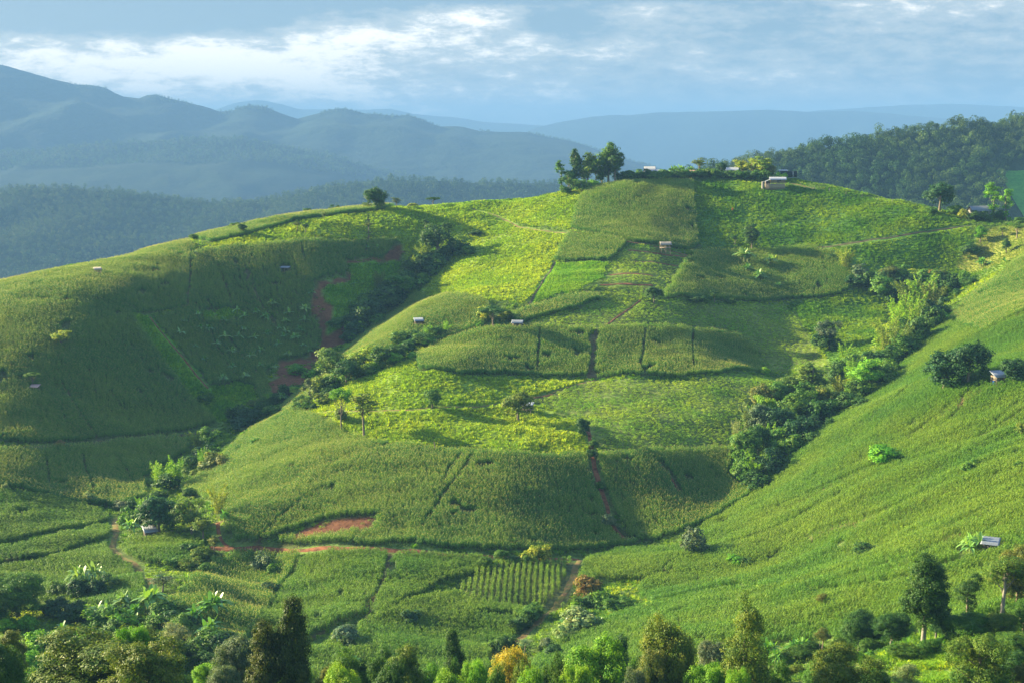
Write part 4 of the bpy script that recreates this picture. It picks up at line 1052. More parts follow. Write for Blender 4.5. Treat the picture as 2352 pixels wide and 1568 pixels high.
    for u, v, h, w, t, lbl in [(1590, 694, 14, 30, 'dark', 'low dark bush at the foot of the corn dome'), (1615, 694, 14, 26, 'mid', 'green bush next to the sapling at the foot of the corn dome'), (1675, 698, 12, 24, 'mid', 'small bush right of the sapling at the foot of the corn dome'),
                               (1756, 860, 18, 20, 'lime', 'bright bush at the right tip of the middle corn terrace'), (1339, 998, 38, 30, 'deep', 'dark bush at the top of the small red gully'), (1362, 1026, 20, 22, 'dark', 'dark bush in the small gully above the shaded corn'), (1361, 1052, 20, 22, 'dark', 'bush with a bright tip at the mouth of the small gully'),
                               (1398, 1208, 28, 30, 'grey', 'grey shrub at the bottom of the red gully'), (1092, 540, 12, 26, 'dark', 'dark low bush on the tussock grass of the middle spur'), (1380, 1120, 14, 22, 'mid', 'small bush beside the red gully')]:
        tree('shrub', u, v, h, t, lbl, None, w)
    # left hill
    tree('broad', 141, 796, 36, 'yellow', 'lone yellow brown tree in the corn of the left hill', None, 40)
    tree('umbrella', 75, 888, 34, 'mid', 'small umbrella tree above a tiny roof in the left corn slope', None, 36)
    tree('shrub', 139, 1024, 14, 'rust', 'reddish bush on the dark trench track at left', None, 24)
    tree('banana_clump', 448, 590, 14, 'deep', 'dark stump-like plant at the top of the long furrow on the left hill')
    # lower left gully
    g = 'bamboo and thickets of the lower left gully'
    for kind, u, v, h, w, t, lbl in [('bamboo', 402, 1122, 72, 70, 'lime', 'largest arching bamboo clump in the lower left gully'), ('bamboo', 362, 1112, 52, 56, 'lime', 'smaller bamboo clump arching left in the lower left gully'), ('shrub', 385, 1126, 40, 60, 'dark', 'dark thicket under the arching bamboo of the lower left gully'),
                                 ('bamboo', 455, 1032, 46, 50, 'yellow', 'yellow green bamboo at the upper end of the lower left gully'), ('broad', 482, 1030, 48, 50, 'mid', 'green tree above the bright topped bamboo in the lower left gully'), ('bamboo', 470, 1075, 46, 56, 'lime', 'bamboo with a bright top in the middle of the lower left gully'),
                                 ('shrub', 492, 1080, 38, 54, 'brown', 'brownish thicket right of the bamboo in the lower left gully'), ('shrub', 440, 1080, 34, 46, 'dark', 'dark thicket left of the brownish one in the lower left gully'), ('shrub', 470, 1050, 30, 50, 'deep', 'dark filling bush between the bamboos of the lower left gully'),
                                 ('shrub', 575, 972, 36, 50, 'deep', 'dark thicket at the bottom of the deep green strip'), ('shrub', 540, 966, 34, 44, 'dark', 'dark green bush below the bright green strip'), ('shrub', 556, 985, 26, 50, 'deep', 'low dark thicket by the end of the trench track'), ('shrub', 470, 925, 26, 30, 'mid', 'round bush on the edge of the bright green strip'),
                                 ('shrub', 600, 955, 34, 34, 'dark', 'dark bush beside the dirt patch at the gully bend'), ('shrub', 655, 905, 22, 34, 'dark', 'bush on the reddish dirt left of the pale corn slope'), ('shrub', 626, 930, 20, 30, 'dark', 'small bush under the reddish dirt patch')]:
        tree(kind, u, v, h, t, lbl, g, w)
    tree('banana_clump', 647, 922, 24, 'banana', 'banana plant by the dirt patch at the bend of the left gully')
    tree('banana', 625, 858, 14, 'banana', 'small banana plant on the left edge of the dirt gap')
    for u, v, h, w, t, lbl in [(205, 1152, 24, 22, 'pale', 'pale shrub on the margin below the low corn slope'), (282, 1168, 20, 34, 'grey', 'grey pink shrub on the margin below the low corn slope'), (355, 1160, 20, 22, 'lime', 'small yellow bush on the margin below the low corn slope'), (240, 1160, 16, 30, 'dark', 'dark bush on the margin below the low corn slope'),
                               (10, 1128, 18, 16, 'pale', 'pale shrub at the left edge above the green corn tongue'), (300, 1170, 22, 34, 'dark', 'dark bush in the gully mouth below the low corn slope'), (325, 1180, 20, 30, 'mid', 'green bush in the gully mouth above the stilt hut')]:
        tree('shrub', u, v, h, t, lbl, None, w)
left_side()

def right_gully():
    g = 'trees of the right gully belt'
    rows = [('shrub', 2025, 684, 44, 54, 'deep'), ('shrub', 2052, 692, 40, 56, 'deep'), ('dome', 2043, 650, 34, 40, 'brown'), ('shrub', 2074, 650, 36, 44, 'mid'), ('shrub', 2000, 665, 36, 44, 'dark'), ('broad', 2104, 655, 32, 56, 'yellow'), ('shrub', 2130, 670, 44, 56, 'deep'), ('shrub', 2160, 672, 40, 44, 'dark'),
            ('shrub', 2184, 668, 34, 44, 'dark'), ('shrub', 2208, 655, 26, 40, 'mid'), ('shrub', 2090, 668, 34, 50, 'deep'), ('shrub', 2105, 690, 36, 54, 'deep'), ('shrub', 2150, 655, 30, 40, 'rust'),
            ('bamboo', 2085, 716, 66, 66, 'olive'), ('bamboo', 2117, 716, 74, 62, 'lime'), ('bamboo', 2140, 722, 62, 56, 'olive'), ('shrub', 2150, 735, 44, 50, 'deep'), ('bamboo', 2062, 766, 74, 62, 'lime'), ('bamboo', 2092, 766, 84, 66, 'lime'), ('bamboo', 2120, 760, 60, 50, 'olive'),
            ('shrub', 2135, 758, 46, 46, 'deep'), ('bamboo', 2035, 816, 76, 54, 'yellow'), ('bamboo', 2066, 820, 74, 56, 'olive'), ('shrub', 2104, 792, 54, 60, 'deep'), ('shrub', 2080, 820, 44, 56, 'deep'), ('shrub', 2116, 790, 30, 40, 'mid'), ('shrub', 2050, 838, 40, 56, 'dark'),
            ('bamboo', 1937, 842, 48, 42, 'lime'), ('shrub', 1962, 850, 34, 50, 'mid'), ('shrub', 2022, 852, 40, 60, 'dark'), ('bamboo', 1960, 896, 62, 66, 'lime'), ('broad', 2000, 898, 66, 70, 'lime'), ('shrub', 1932, 880, 44, 50, 'dark'), ('shrub', 2028, 888, 46, 60, 'deep'), ('shrub', 2045, 866, 36, 50, 'mid'),
            ('bamboo', 1928, 914, 44, 50, 'yellow'), ('shrub', 1975, 920, 44, 56, 'deep'), ('shrub', 1945, 940, 36, 50, 'dark'),
            ('tall', 1864, 928, 84, 54, 'olive'), ('dome', 1818, 940, 70, 60, 'olive'), ('dome', 1786, 950, 66, 50, 'mid'), ('dome', 1752, 955, 66, 46, 'brown'), ('dome', 1850, 962, 74, 66, 'dark'), ('broad', 1896, 952, 60, 50, 'olive'), ('shrub', 1880, 975, 50, 60, 'deep'), ('dome', 1820, 985, 70, 66, 'deep'),
            ('broad', 1760, 975, 60, 44, 'lime'), ('bamboo', 1722, 1004, 70, 56, 'pale'), ('dome', 1750, 1010, 74, 54, 'grey'), ('dome', 1790, 1010, 66, 60, 'deep'), ('bamboo', 1690, 1030, 60, 42, 'pale'), ('dome', 1712, 1070, 74, 62, 'mid'), ('dome', 1742, 1050, 66, 54, 'dark'), ('bamboo', 1770, 1046, 64, 60, 'lime'),
            ('shrub', 1800, 1050, 54, 60, 'deep'), ('shrub', 1824, 1020, 50, 60, 'deep'), ('bamboo', 1742, 1104, 62, 62, 'lime'), ('shrub', 1710, 1104, 46, 54, 'dark'), ('shrub', 1776, 1090, 54, 60, 'deep'), ('shrub', 1740, 1122, 36, 60, 'deep'), ('shrub', 1712, 1086, 50, 50, 'mid'), ('shrub', 1856, 1000, 40, 60, 'deep')]
    names = {'bamboo': 'feathery bamboo', 'shrub': 'thicket', 'dome': 'round crowned tree', 'broad': 'spreading tree', 'tall': 'tall tree'}
    cols = {'deep': 'very dark', 'dark': 'dark green', 'mid': 'mid green', 'lime': 'bright yellow green', 'yellow': 'yellowish', 'olive': 'olive', 'brown': 'brown tinged', 'rust': 'rust tinged', 'pale': 'pale', 'grey': 'grey green'}
    def where(v):
        return 'at the head of the right gully' if v < 700 else ('in the upper right gully belt' if v < 800 else ('in the middle of the right gully belt' if v < 935 else 'in the lower end of the right gully belt'))
    for i, (kind, u, v, h, w, t) in enumerate(rows):
        if t == 'deep' and i % 3 != 1: t = 'dark'
        if t == 'dark' and i % 3 == 0: t = 'mid'
        h *= 1.12; w *= 1.1
        tree(kind, u, v, h, t, '%s %s %s' % (cols[t], names[kind], where(v)), g, w)
    tree('sparse', 2161, 672, 58, 'olive', 'slim pale trunked tree above the head of the right gully', None, 34, bark='bark_pale')
    tree('bamboo', 1940, 620, 50, 'yellow', 'light yellow green feathery tree on the slope right of the corn dome', None, 50)
    tree('tall', 1976, 652, 46, 'grey', 'grey green small tree beside the yellow green feathery tree', None, 34)
    tree('shrub', 1962, 655, 22, 'deep', 'dark bush between the feathery tree and the grey green tree', None, 44)
    tree('broad', 1905, 800, 64, 'grey', 'grey crowned tree alone on the terraced hollow', None, 46)
    tree('shrub', 1900, 802, 34, 'dark', 'dark bush at the foot of the grey crowned hollow tree', None, 50)
    g = 'banana plants in the right gully'
    tree('banana_clump', 1910, 934, 30, 'banana', 'left banana plant among the right gully trees', g)
    tree('banana_clump', 1950, 938, 26, 'banana', 'right banana plant among the right gully trees', g)
    tree('banana_clump', 1738, 1128, 24, 'banana', 'banana plant at the lowest tip of the right gully belt', g)
    tree('banana', 1985, 640, 14, 'banana', 'small banana plant at the right gully head', g)
    # right slope
    tree('dome', 2168, 900, 92, 'deep', 'left tree of the joined pair of big dark trees on the right slope', None, 84, pick=1)
    tree('dome', 2224, 888, 100, 'deep', 'right, taller tree of the joined pair of big dark trees on the right slope', None, 86, pick=0)
    tree('dome', 2328, 880, 56, 'deep', 'dark tree beside the white roofed hut on the right slope', None, 56, pick=2)
    tree('shrub', 2030, 1066, 44, 'bright', 'green bushy tree alone in the corn of the right slope', None, 74)
    tree('shrub', 2228, 1086, 30, 'mid', 'mid green bush in the corn near the right edge', None, 44)
    tree('shrub', 2000, 1275, 26, 'dark', 'dark scrub hollow in the lower corn of the right slope', None, 70)
    tree('shrub', 2345, 1080, 20, 'mid', 'small bush at the right edge of the corn slope', None, 30)
    tree('shrub', 2312, 800, 14, 'bright', 'small bright bush above the dark tree by the white roofed hut', None, 20)
    tree('shrub', 2348, 1000, 30, 'olive', 'olive bush in the dark furrow at the right edge', None, 30)
    tree('shrub', 1598, 1272, 62, 'grey', 'large grey green bushy tree at the foot of the right slope', None, 54)
    tree('shrub', 1690, 1298, 22, 'bright', 'bright green small bush right of the large grey bushy tree', None, 34)
    tree('shrub', 1718, 1300, 22, 'dark', 'small dark bush behind the bright one near the large grey bushy tree', None, 24)
    tree('banana_grove', 2236, 1275, 54, 'banana_pale', 'big pale banana clump beside the hut in the lower right corn', None, 72)
right_gully()

def valley_floor():
    L = [('bamboo', 503, 1192, 84, 44, 'yellow', 'tall yellow green plume-like bamboo at the edge of the lower corn'), ('banana_clump', 519, 1197, 28, None, 'banana', 'banana plant at the foot of the yellow plume bamboo'),
         ('dome', 365, 1228, 88, 84, 'deep', 'big dark tree over the stilt hut in the lower left'), ('dome', 348, 1222, 62, 44, 'grey', 'grey vine draped tree left of the big dark tree over the stilt hut'), ('dome', 395, 1226, 72, 54, 'dark', 'dark tree right of the big one over the stilt hut'),
         ('bamboo', 332, 1196, 56, 40, 'lime', 'bright upright bamboo left of the grey vine draped tree'), ('shrub', 300, 1208, 40, 50, 'mid', 'green bush behind the lower left banana plant'), ('banana_clump', 300, 1224, 36, None, 'banana_pale', 'pale banana plant on the bend of the red track at lower left'),
         ('broad', 440, 1228, 84, 60, 'olive', 'sparse olive tree right of the stilt hut trees'), ('sparse', 466, 1246, 60, 50, 'olive', 'thin olive tree in front of the sparse olive tree'), ('shrub', 432, 1270, 24, 40, 'dark', 'round dark bush in the small corn field at lower left'), ('sparse', 492, 1272, 44, 30, 'brown', 'small reddish tree beside the rutted track'),
         ('shrub', 465, 1280, 24, 44, 'olive', 'olive bush left of the small reddish tree'), ('shrub', 400, 1300, 22, 44, 'mid', 'green bush beside the lower left track'), ('shrub', 440, 1305, 24, 50, 'olive', 'low olive bush on the scrubby bank of the lower left'), ('shrub', 470, 1315, 22, 44, 'mid', 'scrub bush at the right end of the scrubby bank'),
         ('sparse', 374, 1362, 44, 44, 'grey', 'small tree where the curving track ends'), ('shrub', 600, 1310, 40, 40, 'grey', 'grey green shrub in the shaded corn hollow'), ('shrub', 632, 1325, 30, 30, 'mid', 'fern-like shrub at the edge of the shaded corn hollow'), ('shrub', 620, 1360, 24, 44, 'deep', 'dark shrub at the bottom of the furrow by the hollow'),
         ('shrub', 1232, 1290, 38, 50, 'yellow', 'yellow green tree where the red road meets the striped rows'), ('shrub', 1206, 1292, 22, 24, 'mid', 'small green bush left of the yellow green roadside tree'), ('dome', 1112, 1308, 30, 30, 'mid', 'round green bush at the left corner of the striped rows'), ('dome', 1152, 1292, 30, 34, 'mid', 'round bush on the roadside above the striped rows'),
         ('shrub', 1178, 1298, 22, 36, 'dark', 'low dark bush on the roadside beside the round bush'), ('shrub', 945, 1428, 26, 38, 'deep', 'dark compact bush alone in the lower corn slope'), ('shrub', 792, 1480, 46, 66, 'grey', 'vine covered grey green bush in the lower corn slope'), ('banana', 930, 1488, 24, None, 'banana', 'bright little banana plant in the lower corn slope'),
         ('shrub', 1352, 1372, 50, 60, 'rust', 'rust topped bush beside the diagonal track'), ('shrub', 1385, 1395, 40, 64, 'mid', 'green thicket in the pit below the rust topped bush'), ('shrub', 1420, 1400, 30, 60, 'mid', 'creeper covered bank at the right of the pit'), ('shrub', 1345, 1400, 34, 50, 'dark', 'dark thicket under the rust topped bush'), ('column', 1318, 1410, 30, 20, 'lime', 'small yellow vine stump beside the diagonal track'),
         ('shrub', 1335, 1452, 56, 84, 'pale', 'bushy tree with whitish flowers beside the diagonal track'), ('shrub', 1300, 1470, 36, 50, 'pale', 'smaller whitish flowered bush left of the big flowered one'), ('banana', 1298, 1440, 26, None, 'banana', 'banana plant left behind the whitish flowered bush'), ('banana', 1378, 1440, 24, None, 'banana', 'banana plant right behind the whitish flowered bush'),
         ('shrub', 1256, 1490, 24, 36, 'grey', 'pale grey bush at the foot of the diagonal track'), ('dome', 1272, 1514, 36, 34, 'deep', 'small dark round bush at the lower end of the diagonal track'), ('sparse', 1205, 1500, 34, 30, 'pale', 'bare twiggy sapling left of the track end'),
         ('shrub', 1215, 1420, 30, 60, 'mid', 'green bush bank under the striped corn rows'), ('shrub', 1190, 1445, 30, 50, 'dark', 'dark bush bank left of the diagonal track'), ('shrub', 1155, 1495, 34, 50, 'dark', 'dark thicket at the lower end of the corn hump'),
         ('shrub', 70, 1280, 12, 30, 'dark', 'low dark bush in the lit corn at the left edge'), ('shrub', 20, 1290, 12, 34, 'rust', 'reddish weeds at the left edge above the lit corn')]
    for kind, u, v, h, w, t, lb in L:
        tree(kind, u, v, h, t, lb, None, w)
    # lower left thickets and bananas
    tree('shrub', 180, 1378, 50, 'deep', 'dark shrub under the left of the pale banana grove', None, 56)
    tree('shrub', 232, 1365, 44, 'deep', 'dark shrub at the right of the pale banana grove', None, 56)
    tree('banana_grove', 200, 1352, 58, 'banana_pale', 'pale banana grove standing on dark shrubs at lower left', None, 90)
    tree('near_dome', 42, 1420, 104, 'mid', 'broad rounded dark green tree near the left edge', None, 120)
    tree('near_dome', -10, 1440, 90, 'mid', 'rounded tree cut by the left edge of the picture', None, 90)
    tree('shrub', 130, 1368, 30, 'dark', 'small dark tree right of the broad rounded tree at the left edge', None, 36)
    tree('shrub', 263, 1358, 28, 'olive', 'olive bush right of the pale banana grove', None, 40)
    g = 'banana plants of the lower left hollow'
    for u, v, h, t, lb in [(338, 1408, 64, 'banana_pale', 'tallest dark centred banana plant in the lower left hollow'), (284, 1398, 40, 'banana_pale', 'bright banana plant left of the tallest one in the hollow'), (250, 1420, 40, 'banana_pale', 'banana plant with upright pale leaves in the middle of the hollow'), (225, 1412, 34, 'banana_pale', 'banana plant at the left of the hollow group'),
                           (308, 1425, 40, 'banana', 'banana plant below the tallest one in the hollow'), (195, 1414, 26, 'banana_pale', 'small banana plant at the left end of the hollow'), (273, 1444, 34, 'banana_pale', 'pale banana plant low in the hollow'), (310, 1440, 34, 'banana_pale', 'banana plant right of the pale low one'), (143, 1462, 38, 'banana', 'dark banana plant left and low in the hollow'),
                           (376, 1410, 36, 'banana', 'banana plant at the right end of the hollow group'), (364, 1444, 40, 'banana_pale', 'silvery banana plant next to the pale sparse tree'), (484, 1420, 64, 'banana', 'upper banana clump of the column beside the shaded corn hollow'), (452, 1430, 44, 'banana', 'left banana plant of the column beside the shaded corn hollow'), (484, 1470, 54, 'banana', 'middle banana clump of the column beside the shaded corn hollow'),
                           (470, 1492, 40, 'banana_pale', 'low banana plant of the column beside the shaded corn hollow'), (502, 1520, 44, 'banana', 'lowest banana clump of the column beside the shaded corn hollow'), (180, 1470, 30, 'banana', 'banana plant at the bottom of the hollow'), (330, 1470, 36, 'banana', 'banana plant partly behind the big leafy tree'), (205, 1500, 36, 'banana', 'banana plant right above the big leafy tree'), (815, 1530, 30, 'banana', 'bright banana plant right of the tall dark tree')]:
        tree('banana_clump' if h > 38 else 'banana', u, v, h, t, lb, g)
    tree('near_sparse', 398, 1530, 100, 'pale', 'pale silvery sparse tree behind the big leafy tree', None, 66)
    g = 'thicket bushes of the lower left hollow'
    for i in range(34):
        u = rng.uniform(-20, 560); v = 1395 + rng.uniform(0, 1) * 160
        if v < 1420 and 150 < u: v += 30
        if u > 430 and v < 1480: v += 60
        h = rng.uniform(26, 50)
        tree('shrub', u, v, h, ['dark', 'mid', 'deep', 'mid', 'bright'][i % 5], 'bushy thicket filling the shaded hollow at lower left', g, h * 1.6)
valley_floor()

def foreground():
    T = [('near_broad', 235, 1452, 150, 'olive', 'huge olive leaved tree filling the bottom left', 250), ('near_dome', 300, 1440, 152, 'bright', 'bright green tree top poking out behind the huge olive leaved tree', 80), ('near_broad', 330, 1478, 140, 'olive', 'second olive leaved crown at the right of the huge tree', 160),
         ('near_dome', -10, 1478, 140, 'dark', 'very dark tree in the bottom left corner', 100), ('near_tall', 20, 1452, 155, 'brown', 'brown tipped bush above the dark corner tree at bottom left', 70), ('near_dome', 170, 1500, 158, 'grey', 'pale grey green bush left of the huge olive leaved tree', 50),
         ('near_tall', 604, 1430, 150, 'deep_olive', 'left of the two tall dark hanging-leaved trees at bottom left centre', 84), ('near_tall', 674, 1372, 150, 'deep_olive', 'right and taller of the two tall dark hanging-leaved trees', 86), ('near_dome', 545, 1462, 165, 'grey', 'grey green tree left of the two tall dark trees', 90), ('near_dome', 515, 1530, 160, 'grey', 'low grey bush below the grey green tree', 70),
         ('near_shrub', 744, 1538, 160, 'brown', 'pale brown bush right of the tall dark tree', 80), ('near_dome', 798, 1502, 165, 'mid', 'rounded green tree in the bottom centre left', 84), ('near_column', 869, 1490, 160, 'dark', 'dark column shaped tree in the bottom centre left', 50), ('near_tall', 935, 1486, 158, 'olive', 'olive tree right of the dark column tree', 72),
         ('near_dome', 890, 1530, 150, 'dark', 'low dark bush in front of the olive tree', 80), ('near_tall', 1046, 1450, 175, 'dark', 'dark feathery tree standing in front of the lower corn', 56), ('near_dome', 1033, 1546, 150, 'lime', 'bright lime bush at the bottom centre', 80), ('near_dome', 1098, 1520, 155, 'lime', 'second bright lime bush right of the first at bottom centre', 60),
         ('near_dome', 1180, 1490, 165, 'orange', 'orange yellow tree at bottom centre', 96), ('near_dome', 1210, 1542, 145, 'lime', 'lime bush in front of the orange yellow tree', 80), ('near_dome', 1300, 1506, 160, 'mid', 'mid green bush right of the orange yellow tree', 66), ('near_dome', 1140, 1535, 150, 'mid', 'green bush between the lime bush and the orange yellow tree', 50),
         ('near_broad', 1384, 1482, 150, 'lime', 'big bright lime tree at bottom centre right', 130), ('near_dome', 1325, 1530, 145, 'lime', 'lime bush at the left of the big bright lime tree', 70), ('near_tall', 1425, 1462, 165, 'deep', 'thin dark tree behind the big bright lime tree', 50),
         ('near_dome', 1530, 1428, 150, 'olive', 'large olive domed tree at bottom right centre', 122), ('near_dome', 1500, 1490, 148, 'brown', 'lower brownish part tree in front of the large olive domed tree', 90), ('near_cone', 1717, 1388, 145, 'olive', 'big conical tree with a pointed top at bottom right', 150), ('near_dome', 1640, 1478, 170, 'grey', 'pale leaved small tree behind the wooden pole', 70),
         ('near_dome', 1625, 1528, 145, 'lime', 'lime bush left of the foot of the conical tree', 90), ('near_dome', 1690, 1540, 140, 'lime', 'lime bush in front of the conical tree', 60), ('near_dome', 1460, 1535, 145, 'grey', 'greyish bush left of the large olive domed tree', 60),
         ('near_broad', 1942, 1490, 145, 'olive', 'wide olive tree with a flat round crown at bottom right', 145), ('near_broad', 2252, 1466, 140, 'olive', 'yellowish olive tree at the bottom near the right corner', 130), ('near_sparse', 2088, 1524, 140, 'pale', 'pale thin leaved tree among the bright rice terraces', 60),
         ('near_dome', 2330, 1495, 150, 'dark', 'dark leafy tree in the bottom right corner', 80), ('near_dome', 2360, 1530, 140, 'brown', 'brownish bush cut by the bottom right corner', 60)]
    for kind, u, vt, y, t, lb, w in T:
        top(kind, u, vt, y, t, lb, w)
    g = 'green bushes along the near slope at the bottom edge'
    for i in range(46):
        u = -10 + i * 53 + rng.uniform(-18, 18)
        if 2050 < u < 2210: continue
        top('near_shrub' if i % 3 else 'near_dome', u, rng.uniform(1522, 1552), rng.uniform(150, 178), ['mid', 'bright', 'dark', 'lime', 'mid', 'olive'][i % 6], 'green bush in the row along the bottom edge of the picture', rng.uniform(56, 84), g)
    g = 'trees of the bottom right woodland'
    W_ = [('near_tall', 2119, 1490, 222, 96, 'dark', 'tallest tree with a clean trunk standing up in the lower right'), ('near_dome', 1973, 1496, 94, 86, 'dark', 'dense dark round tree left of the tall clean trunked tree'), ('near_dome', 2046, 1486, 80, 80, 'dark', 'second dark round tree left of the tall clean trunked tree'), ('near_dome', 2150, 1470, 100, 60, 'deep', 'dark tree right behind the tall clean trunked tree'),
          ('near_column', 2222, 1440, 124, 60, 'dark', 'vine covered leaning tree in the lower right'), ('near_sparse', 2300, 1425, 156, 96, 'olive', 'tree with a thin whitish trunk near the right edge'), ('near_dome', 2336, 1400, 150, 76, 'brown', 'brownish dense tree at the right edge below the hut'), ('near_dome', 2222, 1482, 76, 96, 'mid', 'rounded green tree under the vine covered leaning tree'), ('near_dome', 2300, 1480, 74, 72, 'olive', 'dark olive tree below the whitish trunked tree'),
          ('near_dome', 2330, 1510, 60, 80, 'mid', 'green bush in front of the dark olive tree at right'), ('near_dome', 2180, 1480, 60, 50, 'deep', 'dark bush between the tall tree and the rounded green tree'), ('near_dome', 2350, 1460, 90, 60, 'mid', 'leafy tree half hidden at the right edge'), ('near_shrub', 2080, 1506, 26, 90, 'mid', 'clipped green bank bush above the rice terraces'), ('near_shrub', 1845, 1505, 28, 70, 'mid', 'rounded green bush beside the dry poles'),
          ('near_sparse', 1888, 1500, 60, 34, 'brown', 'thin brownish tree left of the dense dark round tree'), ('near_shrub', 1930, 1500, 30, 50, 'mid', 'low green bush under the dense dark round tree'), ('near_shrub', 2010, 1502, 34, 60, 'mid', 'low bush between the two dark round trees'), ('near_shrub', 2130, 1500, 34, 50, 'mid', 'bush at the foot of the tall clean trunked tree'), ('near_shrub', 2260, 1500, 36, 60, 'dark', 'dark bush above the right rice terrace'),
          ('near_sparse', 1886, 1400, 40, 24, 'brown', 'dry brown sapling in the corn of the lower right')]
    for kind, u, v, h, w, t, lb in W_:
        tree(kind, u, v, h, t, lb, g if h > 60 else None, w, bark='bark_pale' if 'whitish' in lb or 'clean' in lb else None)
    g = 'banana plants of the lower right'
    for u, v, h, lb in [(1768, 1508, 44, 'banana plant right beside the conical tree'), (1785, 1525, 36, 'banana plant low at the right of the conical tree'), (1822, 1500, 36, 'left banana plant above the rounded green bush'), (1845, 1496, 34, 'right banana plant above the rounded green bush'), (2168, 1486, 34, 'banana plant under the dark trees right of the tall trunk'), (2000, 1512, 24, 'small banana plant below the dense dark round tree'), (1900, 1515, 22, 'small banana plant beside the dry poles')]:
        tree('banana_clump', u, v, h, 'banana', lb, g)
foreground()
def undergrowth():
    L = [('low undergrowth bush between the trees of the right gully', 'undergrowth of the right gully', 46, 26, [(2190, 660), (2110, 735), (2060, 815), (1990, 895), (1900, 955), (1820, 1020), (1745, 1110)]),
         ('low undergrowth bush between the trees of the left gully', 'undergrowth of the left gully', 34, 22, [(1055, 578), (985, 620), (930, 680), (870, 722), (808, 782), (700, 880), (600, 960)]),
         ('low undergrowth bush in the belt above the grass terrace', 'undergrowth of the terrace belt', 20, 18, [(1030, 772), (930, 808), (850, 860), (760, 905), (690, 938)]),
         ('low undergrowth bush in the lower left gully', 'undergrowth of the lower left gully', 26, 30, [(560, 985), (480, 1050), (400, 1120), (330, 1190), (280, 1215)])]
    for lb, g, n, spread, pts in L:
        P = np.array(pts, float); seg = np.hypot(*(np.diff(P, axis=0).T)); c = np.r_[0, np.cumsum(seg)]
        for i in range(n):
            d = rng.uniform(0, c[-1]); u = np.interp(d, c, P[:, 0]) + rng.normal(0, spread); v = np.interp(d, c, P[:, 1]) + rng.normal(0, spread * .5)
            h = rng.uniform(11, 26)
            tree('shrub', u, v, h, ['mid', 'dark', 'bright', 'olive', 'mid', 'lime'][i % 6], lb, g, h * rng.uniform(1.3, 2.2))
undergrowth()
# ------------------------------------------------------------------ huts, poles, terraces, people
M['zinc'] = plain_mat('corrugated_zinc', (0.17, 0.19, 0.22), 0.6, 0.15, 1.2, spec=0.5, metal=.2, stretch=(8, .6, 1))
M['zinc_pale'] = plain_mat('pale_zinc', (0.25, 0.265, 0.30), 0.45, 0.1, 1.2, spec=0.5, stretch=(8, .6, 1))
M['thatch'] = plain_mat('grey_thatch', (0.22, 0.20, 0.17), 0.95, 0.3, 3, .5, stretch=(6, 1, 1))
M['pinkroof'] = plain_mat('faded_pink_roof', (0.44, 0.27, 0.24), 0.7, 0.2, 2)
M['wood'] = plain_mat('weathered_wood', (0.21, 0.165, 0.125), 0.9, 0.3, 1.5, .3, stretch=(12, 12, 1))
M['darkwood'] = plain_mat('dark_wood', (0.085, 0.07, 0.055), 0.9, 0.3, 1.5, .3, stretch=(12, 12, 1))
M['wall'] = plain_mat('pale_plank_wall', (0.22, 0.20, 0.18), 0.9, 0.2, 1.5, .2, stretch=(10, 10, .6))
M['black'] = plain_mat('black_shade_net', (0.022, 0.028, 0.036), 0.9, 0.3, 2)
M['white'] = plain_mat('white_paint', (0.6, 0.6, 0.6), 0.5, 0.08, 2)
M['blue'] = plain_mat('blue_barrel', (0.02, 0.13, 0.55), 0.5, 0.1, 2)
M['shirt'] = plain_mat('reddish_shirt', (0.35, 0.07, 0.05), 0.9, 0.2, 3)
M['trouser'] = plain_mat('dark_trousers', (0.04, 0.045, 0.06), 0.9, 0.2, 3)
M['skin'] = plain_mat('skin', (0.30, 0.16, 0.10), 0.6, 0.05, 3)

def box_acc(a, x0, x1, y0, y1, z0, z1):
    V = [(x, y, z) for z in (z0, z1) for x, y in ((x0, y0), (x1, y0), (x1, y1), (x0, y1))]
    a.quads(V, [(0, 3, 2, 1), (4, 5, 6, 7), (0, 1, 5, 4), (1, 2, 6, 5), (2, 3, 7, 6), (3, 0, 4, 7)], .5)
def boxes(name, L, mat, parent):
    a = Acc()
    for b in L: box_acc(a, *b)
    me = a.mesh(name, [mat]); return link(name, me, parent)
def roof_mesh(name, w, d, z0, rise, th, mat, parent, over=.35, ribs=True, kind='gable', y0=0.0):
    """gable roof with ridge along x, or a mono-pitch sheet; corrugation as real ribs"""
    a = Acc(); hw, hd = w / 2 + over, d / 2 + over
    n = int(w * 3)
    xs = np.linspace(-hw, hw, n * 2 + 1)
    zz = np.where(np.arange(len(xs)) % 2 == 0, 0, .045)
    def sheet(ya, za, yb, zb):
        top_ = np.stack([xs, np.full(len(xs), ya), za + zz], -1); bot = np.stack([xs, np.full(len(xs), yb), zb + zz], -1)
        V = np.concatenate([top_, bot, top_ - (0, 0, th), bot - (0, 0, th)]); m_ = len(xs); i = np.arange(m_ - 1)
        fs = [np.stack([i, i + 1, i + 1 + m_, i + m_], -1), np.stack([i + 2 * m_, i + 3 * m_, i + 1 + 3 * m_, i + 1 + 2 * m_], -1),
              np.stack([i + m_, i + 1 + m_, i + 1 + 3 * m_, i + 3 * m_], -1), np.stack([i, i + 2 * m_, i + 1 + 2 * m_, i + 1], -1),
              np.array([[0, m_, 3 * m_, 2 * m_], [m_ - 1, 3 * m_ - 1, 4 * m_ - 1, 2 * m_ - 1]])]
        a.quads(V, np.concatenate(fs), .5)
    if kind == 'gable':
        sl = rise / (d / 2)
        sheet(y0 + 0.01, z0 + rise, y0 - hd, z0 - over * sl); sheet(y0 - 0.01, z0 + rise + .01, y0 + hd, z0 - over * sl)
    else:
        sl = rise / d
        sheet(y0 + hd, z0 + rise + over * sl, y0 - hd, z0 - over * sl)
    return link(name, a.mesh(name, [mat]), parent)
